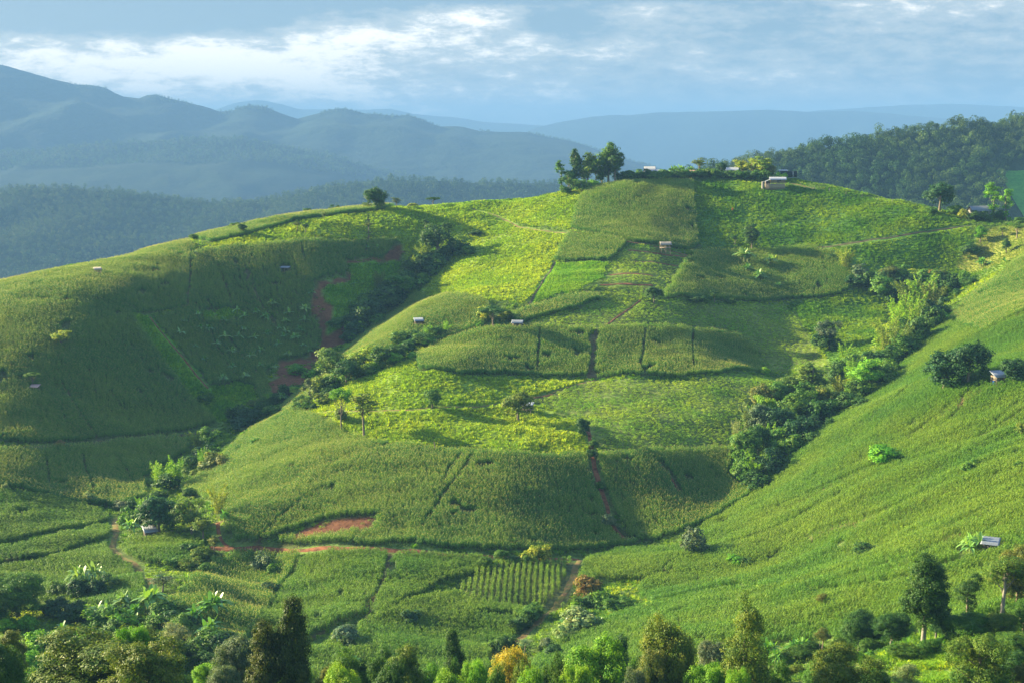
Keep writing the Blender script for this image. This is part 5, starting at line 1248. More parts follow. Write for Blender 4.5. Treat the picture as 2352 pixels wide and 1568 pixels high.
def hut(name, label, u, v, w, d, wall_h, rise, rot, stilt=0.0, roof='zinc', wall='wood', kind='gable', open_=False, cat='hut', group=None, push=0, extra=None, door=True, over=.35):
    x, y, z = at(u, v)
    if push: y += push; z = float(H(x, y))
    root = bpy.data.objects.new(name, None); COL.objects.link(root)
    c, s = math.cos(R(rot)), math.sin(R(rot))
    zs = [float(H(x + c * a - s * b, y + s * a + c * b)) for a in (-w / 2, w / 2) for b in (-d / 2, d / 2)]
    lo = min(zs) - z; z_ = z
    root.location = (x, y, z); root.rotation_euler = (0, 0, R(rot))
    tag(root, label, cat, group)
    f = stilt + max(zs) - z + .05 if (stilt or not open_) else stilt
    hw, hd = w / 2, d / 2
    for a in (-1, 0, 1):
        for b in (-1, 1):
            boxes('post', [(a * (hw - .08) - .07, a * (hw - .08) + .07, b * (hd - .08) - .07, b * (hd - .08) + .07, lo - .4, (f + wall_h) if open_ else f)], M['wood'], root)
    if stilt or not open_:
        boxes('floor', [(-hw - .05, hw + .05, -hd - .05, hd + .05, f, f + .12)], M['wood'], root)
    if not open_:
        t = .07
        dw = .45 if door else 0
        W = [(-hw, -dw if door else hw, -hd, -hd + t, f + .12, f + wall_h)]
        if door: W += [(dw, hw, -hd, -hd + t, f + .12, f + wall_h), (-dw, dw, -hd, -hd + t, f + min(1.9, wall_h * .85), f + wall_h)]
        W += [(-hw, hw, hd - t, hd, f + .12, f + wall_h), (-hw, -hw + t, -hd + t, hd - t, f + .12, f + wall_h), (hw - t, hw, -hd + t, hd - t, f + .12, f + wall_h)]
        boxes('wall', W, M[wall], root)
        if door: boxes('door', [(-dw + .02, dw - .02, -hd + .02, -hd + .06, f + .14, f + min(1.88, wall_h * .84))], M['darkwood'], root)
        if kind == 'gable':
            a = Acc()
            for sx in (-1, 1):
                xx = sx * (hw - .035)
                a.quads([(xx - .035, -hd, f + wall_h), (xx - .035, hd, f + wall_h), (xx - .035, 0, f + wall_h + rise - .05), (xx + .035, -hd, f + wall_h), (xx + .035, hd, f + wall_h), (xx + .035, 0, f + wall_h + rise - .05)], [(0, 1, 2, 2), (3, 5, 4, 4), (0, 2, 5, 3), (1, 4, 5, 2)], .5)
            V = np.concatenate(a.v); Fc = [tuple(q) for q in np.concatenate(a.f)]
            me = bpy.data.meshes.new('gable'); me.from_pydata([tuple(p) for p in V], [], [tuple(dict.fromkeys(q)) for q in Fc]); me.materials.append(M[wall])
            link('gable', me, root)
    else:
        if stilt:
            boxes('rail', [(-hw, hw, -hd - .03, -hd + .03, f + .5, f + .58), (-hw, hw, hd - .03, hd + .03, f + .5, f + .58)], M['wood'], root)
    roof_mesh('roof', w, d, f + wall_h + .03, rise, .04, M[roof], root, over, True, kind)
    if extra: extra(root, f, hw, hd, lo)
    CLEAR.append((x, y, max(w, d) * .55 + .5))
    return root
def build_huts():
    hut('hut', 'tall steep pale metal roof poking above the hilltop hedge', 1492, 402, 4.4, 4.6, 1.6, 2.6, 4, 0, 'zinc_pale', 'wall', cat='hut', over=.25)
    hut('hut', 'low white roof between bushes right of the steep pale roof', 1512, 401, 4.5, 3.5, 1.7, 1.0, -8, 0, 'zinc_pale', 'wall')
    hut('hut', 'small hut with a faded pink roof above the hilltop hedge', 1590, 406, 4.6, 3.2, 1.5, .9, 6, 0, 'pinkroof', 'darkwood')
    hut('hut', 'small pale walled hut hidden at the left of the dark rounded hilltop tree', 1640, 403, 3.0, 2.6, 1.5, .8, 0, 0, 'zinc', 'wall')
    hut('house', 'pale walled hut with a curved grey roof right of the dark rounded tree', 1683, 405, 4.8, 3.6, 2.0, 1.0, -18, .4, 'zinc_pale', 'wall', cat='house')
    def lean(root, f, hw, hd, lo):
        # lean-to at the left with its own roof, plank skirt below, water tank and a wheel
        boxes('skirt', [(-hw - 2.0 + i * .36, -hw - 2.0 + i * .36 + .31, -hd - .35, -hd - .29, lo - .2, f - .15 - (.1 if i % 3 else 0)) for i in range(int((hw * 2 + 2) / .36))], M['wood'], root)
        a = Acc(); xs = np.linspace(-hw - 2.3, -hw + .1, 15)
        V = []
        for yy in (-hd - .3, hd - .3):
            for i, xx in enumerate(xs): V.append((xx, yy, f + .55 + (xx + hw + 2.3) * .42 + (.03 if i % 2 else 0)))
        a.quads(V, grid_faces(15, 2), .5); link('lean_to_roof', a.mesh('lean_to_roof', [M['zinc']]), root)
        boxes('lean_to_wall', [(-hw - 2.0, -hw - .02, hd - .6, hd - .52, lo, f + .55), (-hw - 2.05, -hw - 1.98, -hd, hd - .6, lo, f + .5)], M['wood'], root)
        boxes('window', [(.5, 1.2, -hd - .02, -hd + .01, f + .8, f + 1.5)], M['black'], root)
        t = Acc(); tube(t, [(-hw - 3.0, -.6, lo - .1), (-hw - 3.0, -.6, f + .5)], [.62, .62], .5, 14); tube(t, [(-hw - 3.0, -.6, f + .5), (-hw - 3.0, -.6, f + .62)], [.62, .05], .5, 14)
        link('water_tank', t.mesh('water_tank', [M['wall']], False), root)
    hut('stilt_house', 'grey roofed stilt house with a plank skirt and lean-to on the hilltop slope', 1786, 431, 5.8, 3.4, 1.5, .85, -4, 1.1, 'zinc_pale', 'wood', extra=lean, cat='house', over=.5)
    hut('house', 'grey house with a wide low roof beside the columnar bright trees', 2247, 500, 6.8, 4.6, 1.9, 1.5, 10, .6, 'zinc', 'wall', cat='house', over=.6)
    hut('field_hut', 'open stilted field hut with grey thatch among the red striped terraces', 1528, 582, 3.6, 2.6, 1.3, .9, 5, .9, 'thatch', open_=True)
    hut('shed', 'lone shed with a blue white metal roof in the pale corn of the spur', 962, 748, 2.6, 2.3, 1.0, .6, 12, 0, 'zinc', 'darkwood', kind='mono', over=.3)
    hut('field_hut', 'small brown field hut with a grey roof at the crescent corn bed', 1189, 754, 3.0, 2.4, 1.3, .7, -8, .3, 'zinc', 'wood')
    hut('shelter', 'small roof half hidden behind the lone dark spreading tree', 1213, 944, 2.4, 2.2, 1.3, .5, -20, .2, 'zinc_pale', 'wood', kind='mono')
    hut('shelter', 'flat grey metal roof low in the dark corn of the left hill', 655, 622, 2.8, 1.7, 1.2, .3, -10, 0, 'zinc', open_=True, kind='mono')
    hut('shelter', 'tiny bamboo platform roof in the lit corn of the left hill', 225, 632, 2.0, 1.5, 1.4, .5, 30, .4, 'thatch', open_=True, kind='mono')
    hut('shelter', 'tiny pinkish roof under the small umbrella tree at left', 80, 896, 2.2, 1.6, 1.2, .4, -8, 0, 'pinkroof', open_=True, kind='mono')
    hut('hut', 'hut with a bright white metal roof on the right slope', 2294, 880, 2.8, 2.4, 1.0, .9, 14, .2, 'zinc_pale', 'wood', kind='mono')
    hut('hut', 'hut with a tilted grey roof beside the big pale banana clump', 2274, 1270, 2.2, 2.0, 1.2, .5, -25, .2, 'zinc', 'darkwood', kind='mono')
    hut('hut', 'stilt hut with a tilted whitish roof under the big dark tree at lower left', 345, 1234, 2.6, 2.2, 1.0, .8, 30, .4, 'zinc_pale', 'darkwood', kind='mono')
    # black netted structures behind the stilt house
    for u, w_, lb, nm in [(1805, 3.4, 'left black netted box behind the stilt house', 1), (1825, 4.0, 'right black netted box with a white post behind the stilt house', 2)]:
        x, y, z = at(u, 417); y += 6; z = float(H(x, y))
        root = bpy.data.objects.new('netted_shed', None); COL.objects.link(root); root.location = (x, y, z)
        tag(root, lb, 'shed')
        boxes('frame', [(-w_ / 2, -w_ / 2 + .1, -1, -.9, -1, 3.3), (w_ / 2 - .1, w_ / 2, -1, -.9, -1, 3.3), (-w_ / 2, w_ / 2, -1, -.9, 3.3, 3.4)], M['white' if nm == 1 else 'darkwood'], root)
        boxes('net', [(-w_ / 2 + .02, w_ / 2 - .02, -.88, -.84, .9, 3.25), (-w_ / 2, -w_ / 2 + .03, -.84, 1.4, .9, 3.25), (w_ / 2 - .03, w_ / 2, -.84, 1.4, .9, 3.25), (-w_ / 2, w_ / 2, 1.4, 1.44, .9, 3.25)], M['black'], root)
        if nm == 2: boxes('white_post', [(.2, .36, -1.06, -1.01, .9, 3.3)], M['white'], root)
        else: roof_mesh('roof', w_, 2.2, 3.42, .25, .03, M['zinc_pale'], root, .15, kind='mono', y0=.2)
    # fence posts along the ridge
    names = ['first', 'second', 'third', 'fourth', 'fifth', 'sixth', 'seventh']
    for i, (u, v) in enumerate([(1839, 427), (1870, 434), (1905, 442), (1943, 449), (1980, 455), (2017, 461), (2049, 466)]):
        x, y, z = at(u, v)
        a = Acc(); tube(a, [(0, 0, -.4), (.02, 0, 1.5), (.02, 0, 1.56)], [.07, .06, .01], .5, 6)
        o = link('fence_post', a.mesh('fence_post', [M['bark_pale']])); o.location = (x, y, z)
        tag(o, '%s pale fence post from the stilt house along the ridge path' % names[i], 'fence post', 'fence posts along the ridge')
    # poles
    def pole(u, v, h, r, lb, nm='pole', mat='bark_pale'):
        x, y, z = at(u, v)
        a = Acc(); tube(a, [(0, 0, -.5), (.04, .02, h * .5), (.0, .05, h)], [r, r * .85, r * .6], .5, 7)
        tube(a, [(.04, .02, h * .62), (.28, .0, h * .74)], [r * .5, r * .2], .5, 5)
        o = link(nm, a.mesh(nm, [M[mat]])); o.location = (x, y, z); tag(o, lb, 'pole')
    pole(1608, 1552, 4.6, .09, 'upright wooden pole between the olive domed tree and the conical tree')
    pole(998, 1040, 3.0, .17, 'leaning dead stump at the front edge of the grass terrace', 'tree_stump', 'bark')
    pole(1882, 1498, 1.9, .06, 'taller dry pole left of the thin brownish tree')
    pole(1862, 1512, 1.5, .05, 'shorter dry pole beside the rounded green bush')
    pole(2122, 790, 4.5, .12, 'bare dead trunk among the upper right gully bamboo', 'dead_trunk', 'bark_pale')
    x, y, z = at(2283, 884)
    a = Acc(); tube(a, [(0, 0, 0), (0, 0, .15), (0, 0, .8), (0, 0, .9)], [.27, .3, .3, .27], .5, 14); tube(a, [(0, 0, .9), (0, 0, .91)], [.27, .01], .5, 14)
    o = link('barrel', a.mesh('barrel', [M['blue']], True)); o.location = (x, y, z + .1); tag(o, 'small blue barrel beside the white roofed hut on the right slope', 'barrel')
def build_person():
    x, y, z = at(1682, 486)
    root = bpy.data.objects.new('person', None); COL.objects.link(root); root.location = (x, y, z); root.rotation_euler = (0, 0, R(25))
    tag(root, 'person in reddish clothes bending in the dark green hilltop slope', 'person')
    bm_v = {'pelvis': (0, 0, .9), 'chest': (0, -.22, 1.25), 'neck': (0, -.36, 1.40), 'head': (0, -.45, 1.52), 'headt': (0, -.5, 1.64), 'sl': (-.19, -.27, 1.32), 'sr': (.19, -.27, 1.32), 'el': (-.27, -.42, 1.06), 'er': (.27, -.42, 1.06), 'hl': (-.2, -.6, .86), 'hr': (.2, -.6, .86),
            'hpl': (-.1, 0, .86), 'hpr': (.1, 0, .86), 'kl': (-.13, -.06, .48), 'kr': (.13, -.03, .48), 'fl': (-.14, .02, .06), 'fr': (.14, .05, .06), 'tl': (-.14, -.16, .03), 'tr': (.14, -.13, .03)}
    ed = [('pelvis', 'chest'), ('chest', 'neck'), ('neck', 'head'), ('head', 'headt'), ('chest', 'sl'), ('chest', 'sr'), ('sl', 'el'), ('sr', 'er'), ('el', 'hl'), ('er', 'hr'), ('pelvis', 'hpl'), ('pelvis', 'hpr'), ('hpl', 'kl'), ('hpr', 'kr'), ('kl', 'fl'), ('kr', 'fr'), ('fl', 'tl'), ('fr', 'tr')]
    rad = {'pelvis': .14, 'chest': .15, 'neck': .06, 'head': .09, 'headt': .085, 'sl': .075, 'sr': .075, 'el': .05, 'er': .05, 'hl': .04, 'hr': .04, 'hpl': .1, 'hpr': .1, 'kl': .07, 'kr': .07, 'fl': .05, 'fr': .05, 'tl': .04, 'tr': .04}
    ks = list(bm_v)
    me = bpy.data.meshes.new('body'); me.from_pydata([bm_v[k] for k in ks], [(ks.index(a), ks.index(b)) for a, b in ed], [])
    o = link('body', me, root)
    md = o.modifiers.new('skin', 'SKIN')
    for i, k in enumerate(ks):
        sv = me.skin_vertices[0].data[i]; sv.radius = (rad[k], rad[k]); sv.use_root = (k == 'pelvis')
    o.modifiers.new('sub', 'SUBSURF').levels = 1
    me.materials.append(M['shirt'])
def build_terraces():
    rows = [(2100, 1530, 40, 12, 'left bright rice terrace below the tall clean trunked tree'), (2148, 1518, 26, 20, 'upright bright rice plot in the middle of the small terraces'), (2190, 1505, 30, 13, 'right bright rice plot beside the bare earth'), (2130, 1556, 60, 12, 'lowest bright rice terrace at the bottom edge'), (2060, 1560, 40, 10, 'rice terrace right of the wide olive tree at the bottom edge'), (1830, 1530, 18, 6, 'tiny bright rice plot left of the wide olive tree'), (2300, 1520, 30, 9, 'bright rice plot at the right under the dark trees')]
    for u, v, ru, rv, lb in rows:
        P = poly([(u + ru * math.cos(t), v + rv * math.sin(t)) for t in np.arange(0, 6.28, .4)])
        c = P.mean(0); r = np.abs(P - c).max() + 1
        A, B = np.meshgrid(np.arange(-r, r, .3), np.arange(-r, r, .3))
        x = c[0] + A.ravel() + rng.uniform(-.1, .1, A.size); y = c[1] + B.ravel() + rng.uniform(-.1, .1, A.size)
        k = inside(P, x, y); x, y = x[k], y[k]; n = len(x)
        TERR.append(P)
        s = np.full(n, .95) * rng.uniform(.85, 1.1, n)
        o = gn_scatter('rice_plot', LIB['rice'], np.stack([x, y, H(x, y)], -1), np.stack([np.zeros(n), np.zeros(n), rng.uniform(0, 6.28, n)], -1), np.stack([s * .8, s * .8, s * .75], -1))
        tag(o, lb, 'rice plot', kind='stuff')
TERR = []
build_huts()
build_person()
build_terraces()
TOT = 0
def build_crops():
    global TOT
    prev = []
    for k, nm, lb, ang, P in FP:
        if k != 'soil':
            TOT += scatter_field(k, nm, lb, ang, P, prev)
        prev.append(P)
    # everything else on the slopes: rough grass and scrub
    X_, Y_ = np.meshgrid(np.arange(-250, 330, 1.15), np.arange(70, 640, 1.15))
    x = X_.ravel() + rng.uniform(-.5, .5, X_.size); y = Y_.ravel() + rng.uniform(-.5, .5, X_.size)
    k = np.abs(x) < y * .40 + 12
    x, y = x[k], y[k]
    # keep what is near the visible side
    k = np.ones(len(x), bool)
    for P in prev: k &= ~inside(P, x, y)
    for w, kd, lb, L in PP: k &= dist_line(L, x, y) > w * .5 + .3
    for w, L in FU: k &= dist_line(L, x, y) > w * .45
    x, y = x[k], y[k]
    crest = bil(CREST, GX0, GY0, GS, x, y)
    k = crest > .5
    x, y = x[k], y[k]
    for cx0, cy0, rr in CLEAR:
        k = np.hypot(x - cx0, y - cy0) > rr
        x, y = x[k], y[k]
    z = H(x, y); n = len(x)
    sel = fbm(x / 16, y / 16, 3, 61) + rng.normal(0, .25, n)
    pn = fbm(x / 5, y / 5, 2, 62)
    s = np.clip(.85 + .35 * pn + rng.normal(0, .2, n), .35, 1.8)
    rot = np.stack([rng.normal(0, .06, n), rng.normal(0, .06, n), rng.uniform(0, 6.28, n)], -1)
    scl = np.stack([.7 + .4 * s, .7 + .4 * s, s * .8], -1)
    near = y < 215
    a = sel > .1
    for nm, lb, coll, kk in [('scrub', 'green scrub filling gullies and field margins', 'scrub', a),
                             ('rough_grass', 'rough green grass on field margins and track sides', 'grass_green', ~a & (sel > -.7)),
                             ('tall_grass', 'pale yellow green grass patches along tracks and gullies', 'grass', sel <= -.7)]:
        o = gn_scatter(nm, LIB[coll], np.stack([x, y, z], -1)[kk], rot[kk], scl[kk])
        tag(o, lb, 'grass' if 'grass' in nm else 'scrub', kind='stuff')
        TOT += int(kk.sum())
    print('PLANT INSTANCES', TOT)
# visibility of the slopes from the camera side, used only to leave out plants on far backs of hills (with a wide margin)
def crest_map():
    """1 where the ground faces the valley or lies within 30 m behind a crest"""
    out = np.zeros(gX.shape)
    t = (gZ + 3.0) / np.maximum(gY, 1)
    # along rays of constant x / y
    A = np.arange(-.62, .62, .004)
    ys = np.arange(40, 890, 1.5)
    vis = np.zeros((len(ys), len(A)))
    for i, a in enumerate(A):
        tt = (H(a * ys, ys) + 3.0) / ys
        mx = np.maximum.accumulate(np.where(ys > 60, tt, -9))
        v = tt >= mx - .012
        vv = v.copy()
        for s_ in range(1, 14): vv[s_:] |= v[:-s_]; vv[:-s_] |= v[s_:]
        vis[:, i] = vv
    ai = np.clip((gX / np.maximum(gY, 1) + .62) / .004, 0, len(A) - 1).astype(int)
    yi = np.clip((gY - 40) / 1.5, 0, len(ys) - 1).astype(int)
    return vis[yi, ai]
CREST = crest_map()
build_crops()
# ------------------------------------------------------------------ far landscape
def hill_mat(name, c1, c2, scale, c3=None):
    m = bpy.data.materials.new(name); m.use_nodes = True
    nt = NT(m.node_tree); nt.n.clear()
    geo = nt.add('ShaderNodeNewGeometry')
    n1 = nt.noise(geo.outputs['Position'], scale, 6, 0.65)
    n2 = nt.noise(geo.outputs['Position'], scale * 12, 5, 0.7)
    col = nt.mix(nt.ramp(n1, .35, .65), c1, c2)
    col = nt.mix(nt.ramp(n2, .3, .7, 0, .5), col, tuple(c * .45 for c in c1))
    b = nt.add('ShaderNodeBump', ins={'Strength': 1.0, 'Distance': 0.25 / (scale * 12), 'Height': n2})
    p = nt.add('ShaderNodeBsdfPrincipled', ins={'Base Color': col, 'Roughness': 1.0, 'Specular IOR Level': 0.05, 'Normal': b})
    nt.add('ShaderNodeOutputMaterial', ins={'Surface': p})
    return m
def ridge(name, label, sky_pts, Y, slope_f, slope_b, mat, step, drop, spur=0.35, spur_w=None, seed=0, jag=0.0, base=-280, umin=None, umax=None, Yvar=0.0, reach_f=None):
    """a hill range whose crest follows the given skyline at distance Y; real slopes fall to both sides with spurs and gullies"""
    P = np.array(sky_pts, float)
    u0 = P[0, 0] - 500 if umin is None else umin; u1 = P[-1, 0] + 500 if umax is None else umax
    x0, x1 = ray(u0, 400)[0] * Y, ray(u1, 400)[0] * Y
    hgt = max(ray(0, v)[1] * Y for u, v in sky_pts) - drop - base
    rf = reach_f or hgt / slope_f; rb = hgt / slope_b
    xs = np.arange(x0, x1, step); ys = np.arange(Y - rf * 1.05, Y + rb * 1.05, step)
    X, Y_ = np.meshgrid(xs, ys)
    yc = Y + Yvar * vnoise(X / (rf * 1.4), X * 0 + seed, seed)
    # crest height by sight line of each position
    uu = 1176 + F * cp * (xs / Y)
    vv = np.interp(uu, P[:, 0], P[:, 1]) + np.clip(P[0, 0] - uu, 0, None) * .3 + np.clip(uu - P[-1, 0], 0, None) * .3
    zc = np.array([ray(u, v)[1] for u, v in zip(uu, vv)]) * (Y) - drop
    sw = spur_w or rf / 2.2
    d = np.where(Y_ < yc, (yc - Y_) / rf, (Y_ - yc) / rb)
    d = np.clip(d, 0, 1.05)
    rid = 1 - np.abs(vnoise((X + .35 * (Y_ - Y)) / sw, Y_ / (sw * 3.2), seed + 1)) * 1.6
    rid2 = 1 - np.abs(vnoise((X - .5 * (Y_ - Y)) / (sw * .42), Y_ / (sw * 1.3), seed + 2)) * 1.6
    prof = d ** .92
    mod = np.clip(d * 4, 0, 1) * np.clip((1.02 - d) * 3, 0, 1)
    hh = zc[None] - base
    Z = base + hh * np.clip(1 - prof, 0, 1) + hh * mod * (spur * .5 * rid + spur * .22 * rid2 - spur * .3)
    Z += jag * fbm(X / (step * 3), Y_ / (step * 3), 3, seed + 7)
    # never above the crest line as seen from the valley
    t = ray(0, 0)
    lim = (zc[None] + 0 * X) / Y * np.maximum(Y_, 1)
    Z = np.where(Y_ < yc - step, np.minimum(Z, np.interp(1176 + F * cp * (X / Y_), uu, zc / Y) * Y_ - np.clip((yc - Y_) * .012, 0, 30)), Z)
    me = mesh_np(name, np.stack([X, Y_, Z], -1).reshape(-1, 3), grid_faces(len(xs), len(ys)), mat, True)
    o = tag(link(name, me), label, kind='structure')
    def hz(x, y): return bil(Z, xs[0], ys[0], step, x, y)
    return o, hz, (xs[0], xs[-1], ys[0], ys[-1]), Z

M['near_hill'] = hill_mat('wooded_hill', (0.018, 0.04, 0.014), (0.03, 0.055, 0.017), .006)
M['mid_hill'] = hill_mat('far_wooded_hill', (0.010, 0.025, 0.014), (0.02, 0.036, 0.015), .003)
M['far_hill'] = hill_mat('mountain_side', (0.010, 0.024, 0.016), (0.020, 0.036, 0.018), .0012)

def far_trees(n, rg, h, r, name, mat, nl=70, ls=1.6):
    out = []
    for k in range(n):
        a = Acc()
        hh = h * rg.uniform(.8, 1.2); rr = r * rg.uniform(.8, 1.2)
        nb = rg.integers(2, 5)
        C = []; N = []; T = []
        for b in range(nb):
            c = np.array([rg.normal(0, rr * .35), rg.normal(0, rr * .35), hh * rg.uniform(.5, .8)]); q = rr * rg.uniform(.5, .85)
            u = rg.normal(size=(nl // nb, 3)); u /= np.linalg.norm(u, axis=1)[:, None]
            C.append(c + u * [q, q, q * 1.1]); N.append(u + rg.normal(size=u.shape) * .5); T.append(np.clip(.5 + .4 * u[:, 2] + rg.normal(0, .15, len(u)), 0, 1) * 0 + rg.uniform(.2, .9, len(u)))
        C = np.concatenate(C)
        add_leaves(a, rg, C, np.concatenate(N), ls * rg.uniform(.7, 1.3, len(C)), np.concatenate(T), .75)
        ribbon(a, [(0, 0, -2), (0, 0, hh * .6)], [.5, .3], (1, 0, 0), .1)
        ribbon(a, [(0, 0, -2), (0, 0, hh * .6)], [.5, .3], (0, 1, 0), .1)
        out.append(bpy.data.objects.new(name, a.mesh(name, [mat])))
    return out
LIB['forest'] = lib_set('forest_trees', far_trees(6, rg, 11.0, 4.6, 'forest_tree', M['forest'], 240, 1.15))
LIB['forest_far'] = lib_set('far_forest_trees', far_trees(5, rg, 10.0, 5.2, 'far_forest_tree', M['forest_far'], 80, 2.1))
def forest(name, label, hz, box, Y, sp, coll, front, back, smin=.6, smax=1.25, keep=None, amin=-.48, amax=.48):
    x, y = np.meshgrid(np.arange(box[0] + 20, box[1] - 20, sp), np.arange(max(box[2], Y - front), Y + back, sp))
    x = x.ravel() + rng.uniform(-.5, .5, x.size) * sp; y = y.ravel() + rng.uniform(-.5, .5, y.size) * sp
    k = (x / y > amin) & (x / y < amax)
    x, y = x[k], y[k]
    if keep is not None:
        k = keep(x, y); x, y = x[k], y[k]
    z = hz(x, y); n = len(x)
    s = (.62 if name == 'forest' and Y < 1500 else 1) * rng.uniform(smin, smax, n) * (1 + .22 * vnoise(x / (sp * 7), y / (sp * 7), 8))
    emer = rng.uniform(0, 1, n) < .05; s = np.where(emer, s * 1.45, s)
    rot = np.stack([np.zeros(n), np.zeros(n), rng.uniform(0, 6.28, n)], -1)
    o = gn_scatter(name, LIB[coll], np.stack([x, y, z], -1), rot, np.stack([s * rng.uniform(.8, 1.15, n), s, s * rng.uniform(.85, 1.25, n)], -1))
    tag(o, label, 'forest', kind='stuff')
    print(name, n)

def build_far():
    # valley floor sheet to the horizon
    n = 60
    xs = np.linspace(-19000, 19000, n); ys = np.linspace(700, 19000, n)
    X, Y_ = np.meshgrid(xs, ys)
    me = mesh_np('valley_ground', np.stack([X, Y_, -266 + 0 * X], -1).reshape(-1, 3), grid_faces(n, n), M['mid_hill'], True)
    tag(link('ground', me), 'wooded valley floor running back to the mountains', kind='structure')
    # right wooded hill
    sk = [(1450,430),(1560,402),(1640,378),(1700,362),(1800,350),(1900,322),(2000,306),(2100,288),(2180,280),(2250,284),(2330,270),(2352,266),(2500,262),(2750,300)]
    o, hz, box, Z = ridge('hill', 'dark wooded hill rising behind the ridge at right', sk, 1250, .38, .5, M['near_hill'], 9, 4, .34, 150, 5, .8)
    patch = np.array([[ray(u, v)[0] * 1010, 0] for u, v in [(2310, 1), (2500, 1)]])
    def keep(x, y):
        t = hz(x, y) / y; u = 1176 + F * cp * x / y
        return ~((x > ray(2318, 400)[0] * y) & (y > 1095) & (y < 1195))
    forest('forest', 'dense dark forest covering the hill at upper right', hz, box, 1250, 4.7, 'forest', 620, 40, keep=keep, amin=.08)
    # green clearing on that hill
    x0, x1, y0, y1 = ray(2318, 400)[0] * 1150, 520, 1100, 1190
    xs = np.arange(x0, x1, 6.); ys = np.arange(y0, y1, 6.)
    X, Y_ = np.meshgrid(xs, ys)
    Xw = X + 8 * vnoise(Y_ / 40, X / 60, 3) * (X < x0 + 20)
    me = mesh_np('hill_field', np.stack([Xw, Y_, hz(Xw, Y_) + 1.2], -1).reshape(-1, 3), grid_faces(len(xs), len(ys)), M['clearing'], True)
    tag(link('clearing', me), 'bright green clearing in the forest at the right edge', kind='structure')
    # second crest at far right
    o, hz, box, Z = ridge('hill', 'blue wooded crest beyond the forest at the right edge', [(1900,420),(2150,320),(2250,275),(2300,268),(2352,250),(2500,225),(2800,215)], 2000, .4, .5, M['mid_hill'], 20, 5, .3, 260, 15, 2.0, umax=2900)
    forest('forest', 'hazy forest on the crest at the far right edge', hz, box, 2000, 11, 'forest_far', 160, 40, amin=.28)
    # left wooded ridges
    sk = [(-500,440),(0,438),(60,428),(120,426),(180,427),(230,430),(300,434),(400,452),(500,461),(600,457),(700,440),(800,418),(870,409),(950,409),(1050,412),(1150,414),(1280,416),(1400,440),(1600,470)]
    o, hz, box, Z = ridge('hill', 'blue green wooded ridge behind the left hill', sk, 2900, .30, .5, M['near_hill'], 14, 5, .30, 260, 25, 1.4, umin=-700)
    forest('forest', 'blue green forest on the ridge behind the left hill', hz, box, 2900, 10.5, 'forest_far', 900, 40, .55, 1.0, amax=.2)
    sk = [(1150,470),(1300,430),(1400,396),(1450,389),(1520,399),(1600,420),(1800,470)]
    o, hz, box, Z = ridge('hill', 'low hazy wooded rise behind the hilltop tree cluster', sk, 3700, .30, .5, M['mid_hill'], 24, 5, .25, 300, 28, 3)
    forest('forest', 'hazy trees on the low rise behind the hilltop', hz, box, 3700, 13, 'forest_far', 140, 30, .6, 1.1)
    sk = [(-500,360),(0,346),(100,340),(200,331),(300,322),(400,315),(500,313),(560,315),(620,322),(700,338),(800,362),(870,388),(950,402),(1050,430),(1200,470)]
    o, hz, box, Z = ridge('mountain', 'long low blue mountain ridge at left centre', sk, 5000, .30, .5, M['mid_hill'], 26, 6, .30, 420, 35, 5, umin=-700)
    forest('forest', 'forest specks along the low blue ridge', hz, box, 5000, 17, 'forest_far', 260, 40, .8, 1.3, amax=.1)
    sk = [(-700,260),(-250,170),(0,145),(30,144),(80,157),(150,181),(200,190),(240,191),(270,200),(300,216),(340,221),(370,217),(430,228),(480,240),(520,251),(545,250),(575,239),(620,242),(660,262),(695,272),(730,262),(770,250),(800,248),(850,259),(900,262),(945,263),(985,277),(1010,286),(1050,287),(1075,292),(1100,301),(1200,302),(1300,322),(1400,352),(1500,384),(1600,404),(1800,450)]
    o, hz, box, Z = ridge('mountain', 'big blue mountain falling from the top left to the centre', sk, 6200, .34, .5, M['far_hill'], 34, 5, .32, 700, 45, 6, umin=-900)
    forest('forest', 'tiny trees fringing the crest of the big blue mountain', hz, box, 6200, 14, 'forest_far', 40, 30, .35, .95, keep=lambda x, y: (vnoise(x / 120, y / 900, 3) > -.1) & (x > ray(160, 200)[0] * 6200), amin=-.45, amax=.1)
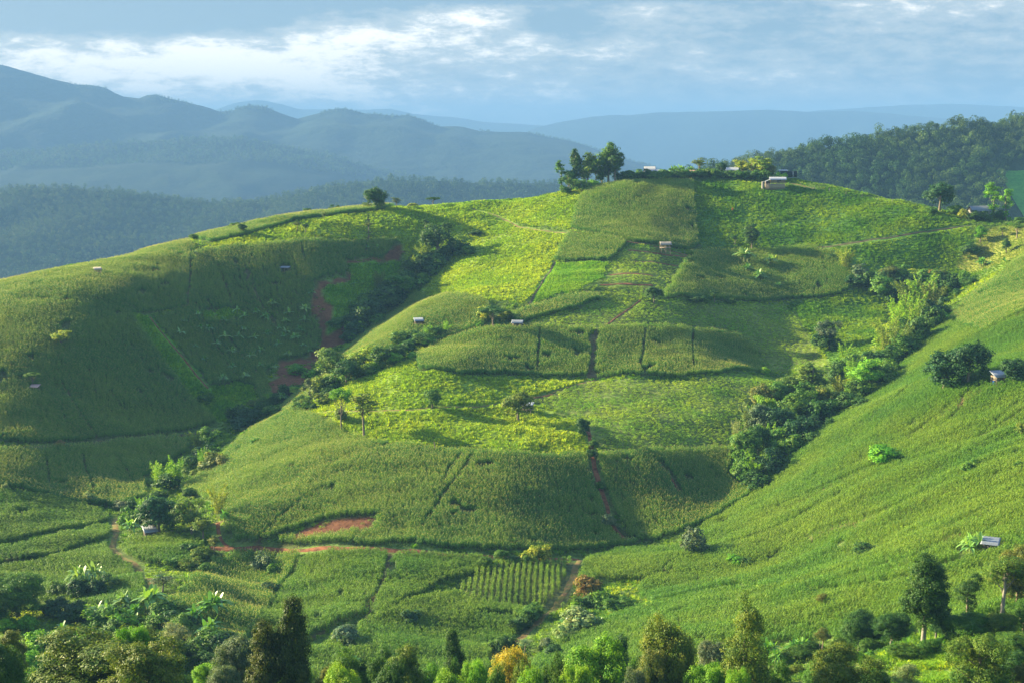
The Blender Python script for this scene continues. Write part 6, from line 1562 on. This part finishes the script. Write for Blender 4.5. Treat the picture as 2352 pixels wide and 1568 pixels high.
    sk = [(300,330),(520,248),(560,234),(610,229),(655,237),(700,250),(760,250),(850,252),(905,248),(960,262),(1050,268),(1100,277),(1180,284),(1250,287),(1350,300),(1500,330)]
    ridge('mountain', 'pale far mountain peeping over the big blue one', sk, 13000, .4, .5, M['far_hill'], 70, 0, .3, 1100, 55, 4)
    sk = [(1000,360),(1200,306),(1235,292),(1300,278),(1350,268),(1400,263),(1440,265),(1500,259),(1600,257),(1700,253),(1800,254),(1850,257),(1950,256),(2050,264),(2150,272),(2300,284),(2500,290),(2800,320)]
    ridge('mountain', 'pale blue mountain wall across the right horizon', sk, 11000, .4, .5, M['far_hill'], 60, 0, .3, 1000, 65, 4)
    ridge('mountain', 'faintest mountain outline above the right horizon', [(1500,330),(1750,262),(1900,250),(2050,239),(2150,236),(2300,242),(2600,262)], 13500, .4, .5, M['far_hill'], 110, 0, .3, 1500, 75, 4)
M['clearing'] = hill_mat('cleared_field', (0.05, 0.20, 0.02), (0.10, 0.27, 0.03), .03)
build_far()

# ------------------------------------------------------------------ haze
HAZE_DENS = 1.5e-4
def build_haze():
    x0, x1, y0, y1, z0, z1 = -19500, 19500, -300, 19500, -285, 312
    V = [(x, y, z) for z in (z0, z1) for x, y in ((x0, y0), (x1, y0), (x1, y1), (x0, y1))]
    Fc = [(0, 3, 2, 1), (4, 5, 6, 7), (0, 1, 5, 4), (1, 2, 6, 5), (2, 3, 7, 6), (3, 0, 4, 7)]
    m = bpy.data.materials.new('air'); m.use_nodes = True
    nt = NT(m.node_tree); nt.n.clear()
    pv = nt.add('ShaderNodeVolumePrincipled')
    pv.inputs['Color'].default_value = (0.126, 0.250, 0.465, 1)
    pv.inputs['Density'].default_value = HAZE_DENS
    pv.inputs['Anisotropy'].default_value = 0.0
    nt.add('ShaderNodeOutputMaterial', ins={'Volume': pv.outputs[0]})
    me = mesh_np('haze', V, Fc, m)
    tag(link('haze', me), 'thin blue evening haze filling the air over the hills', 'haze', kind='stuff')
build_haze()
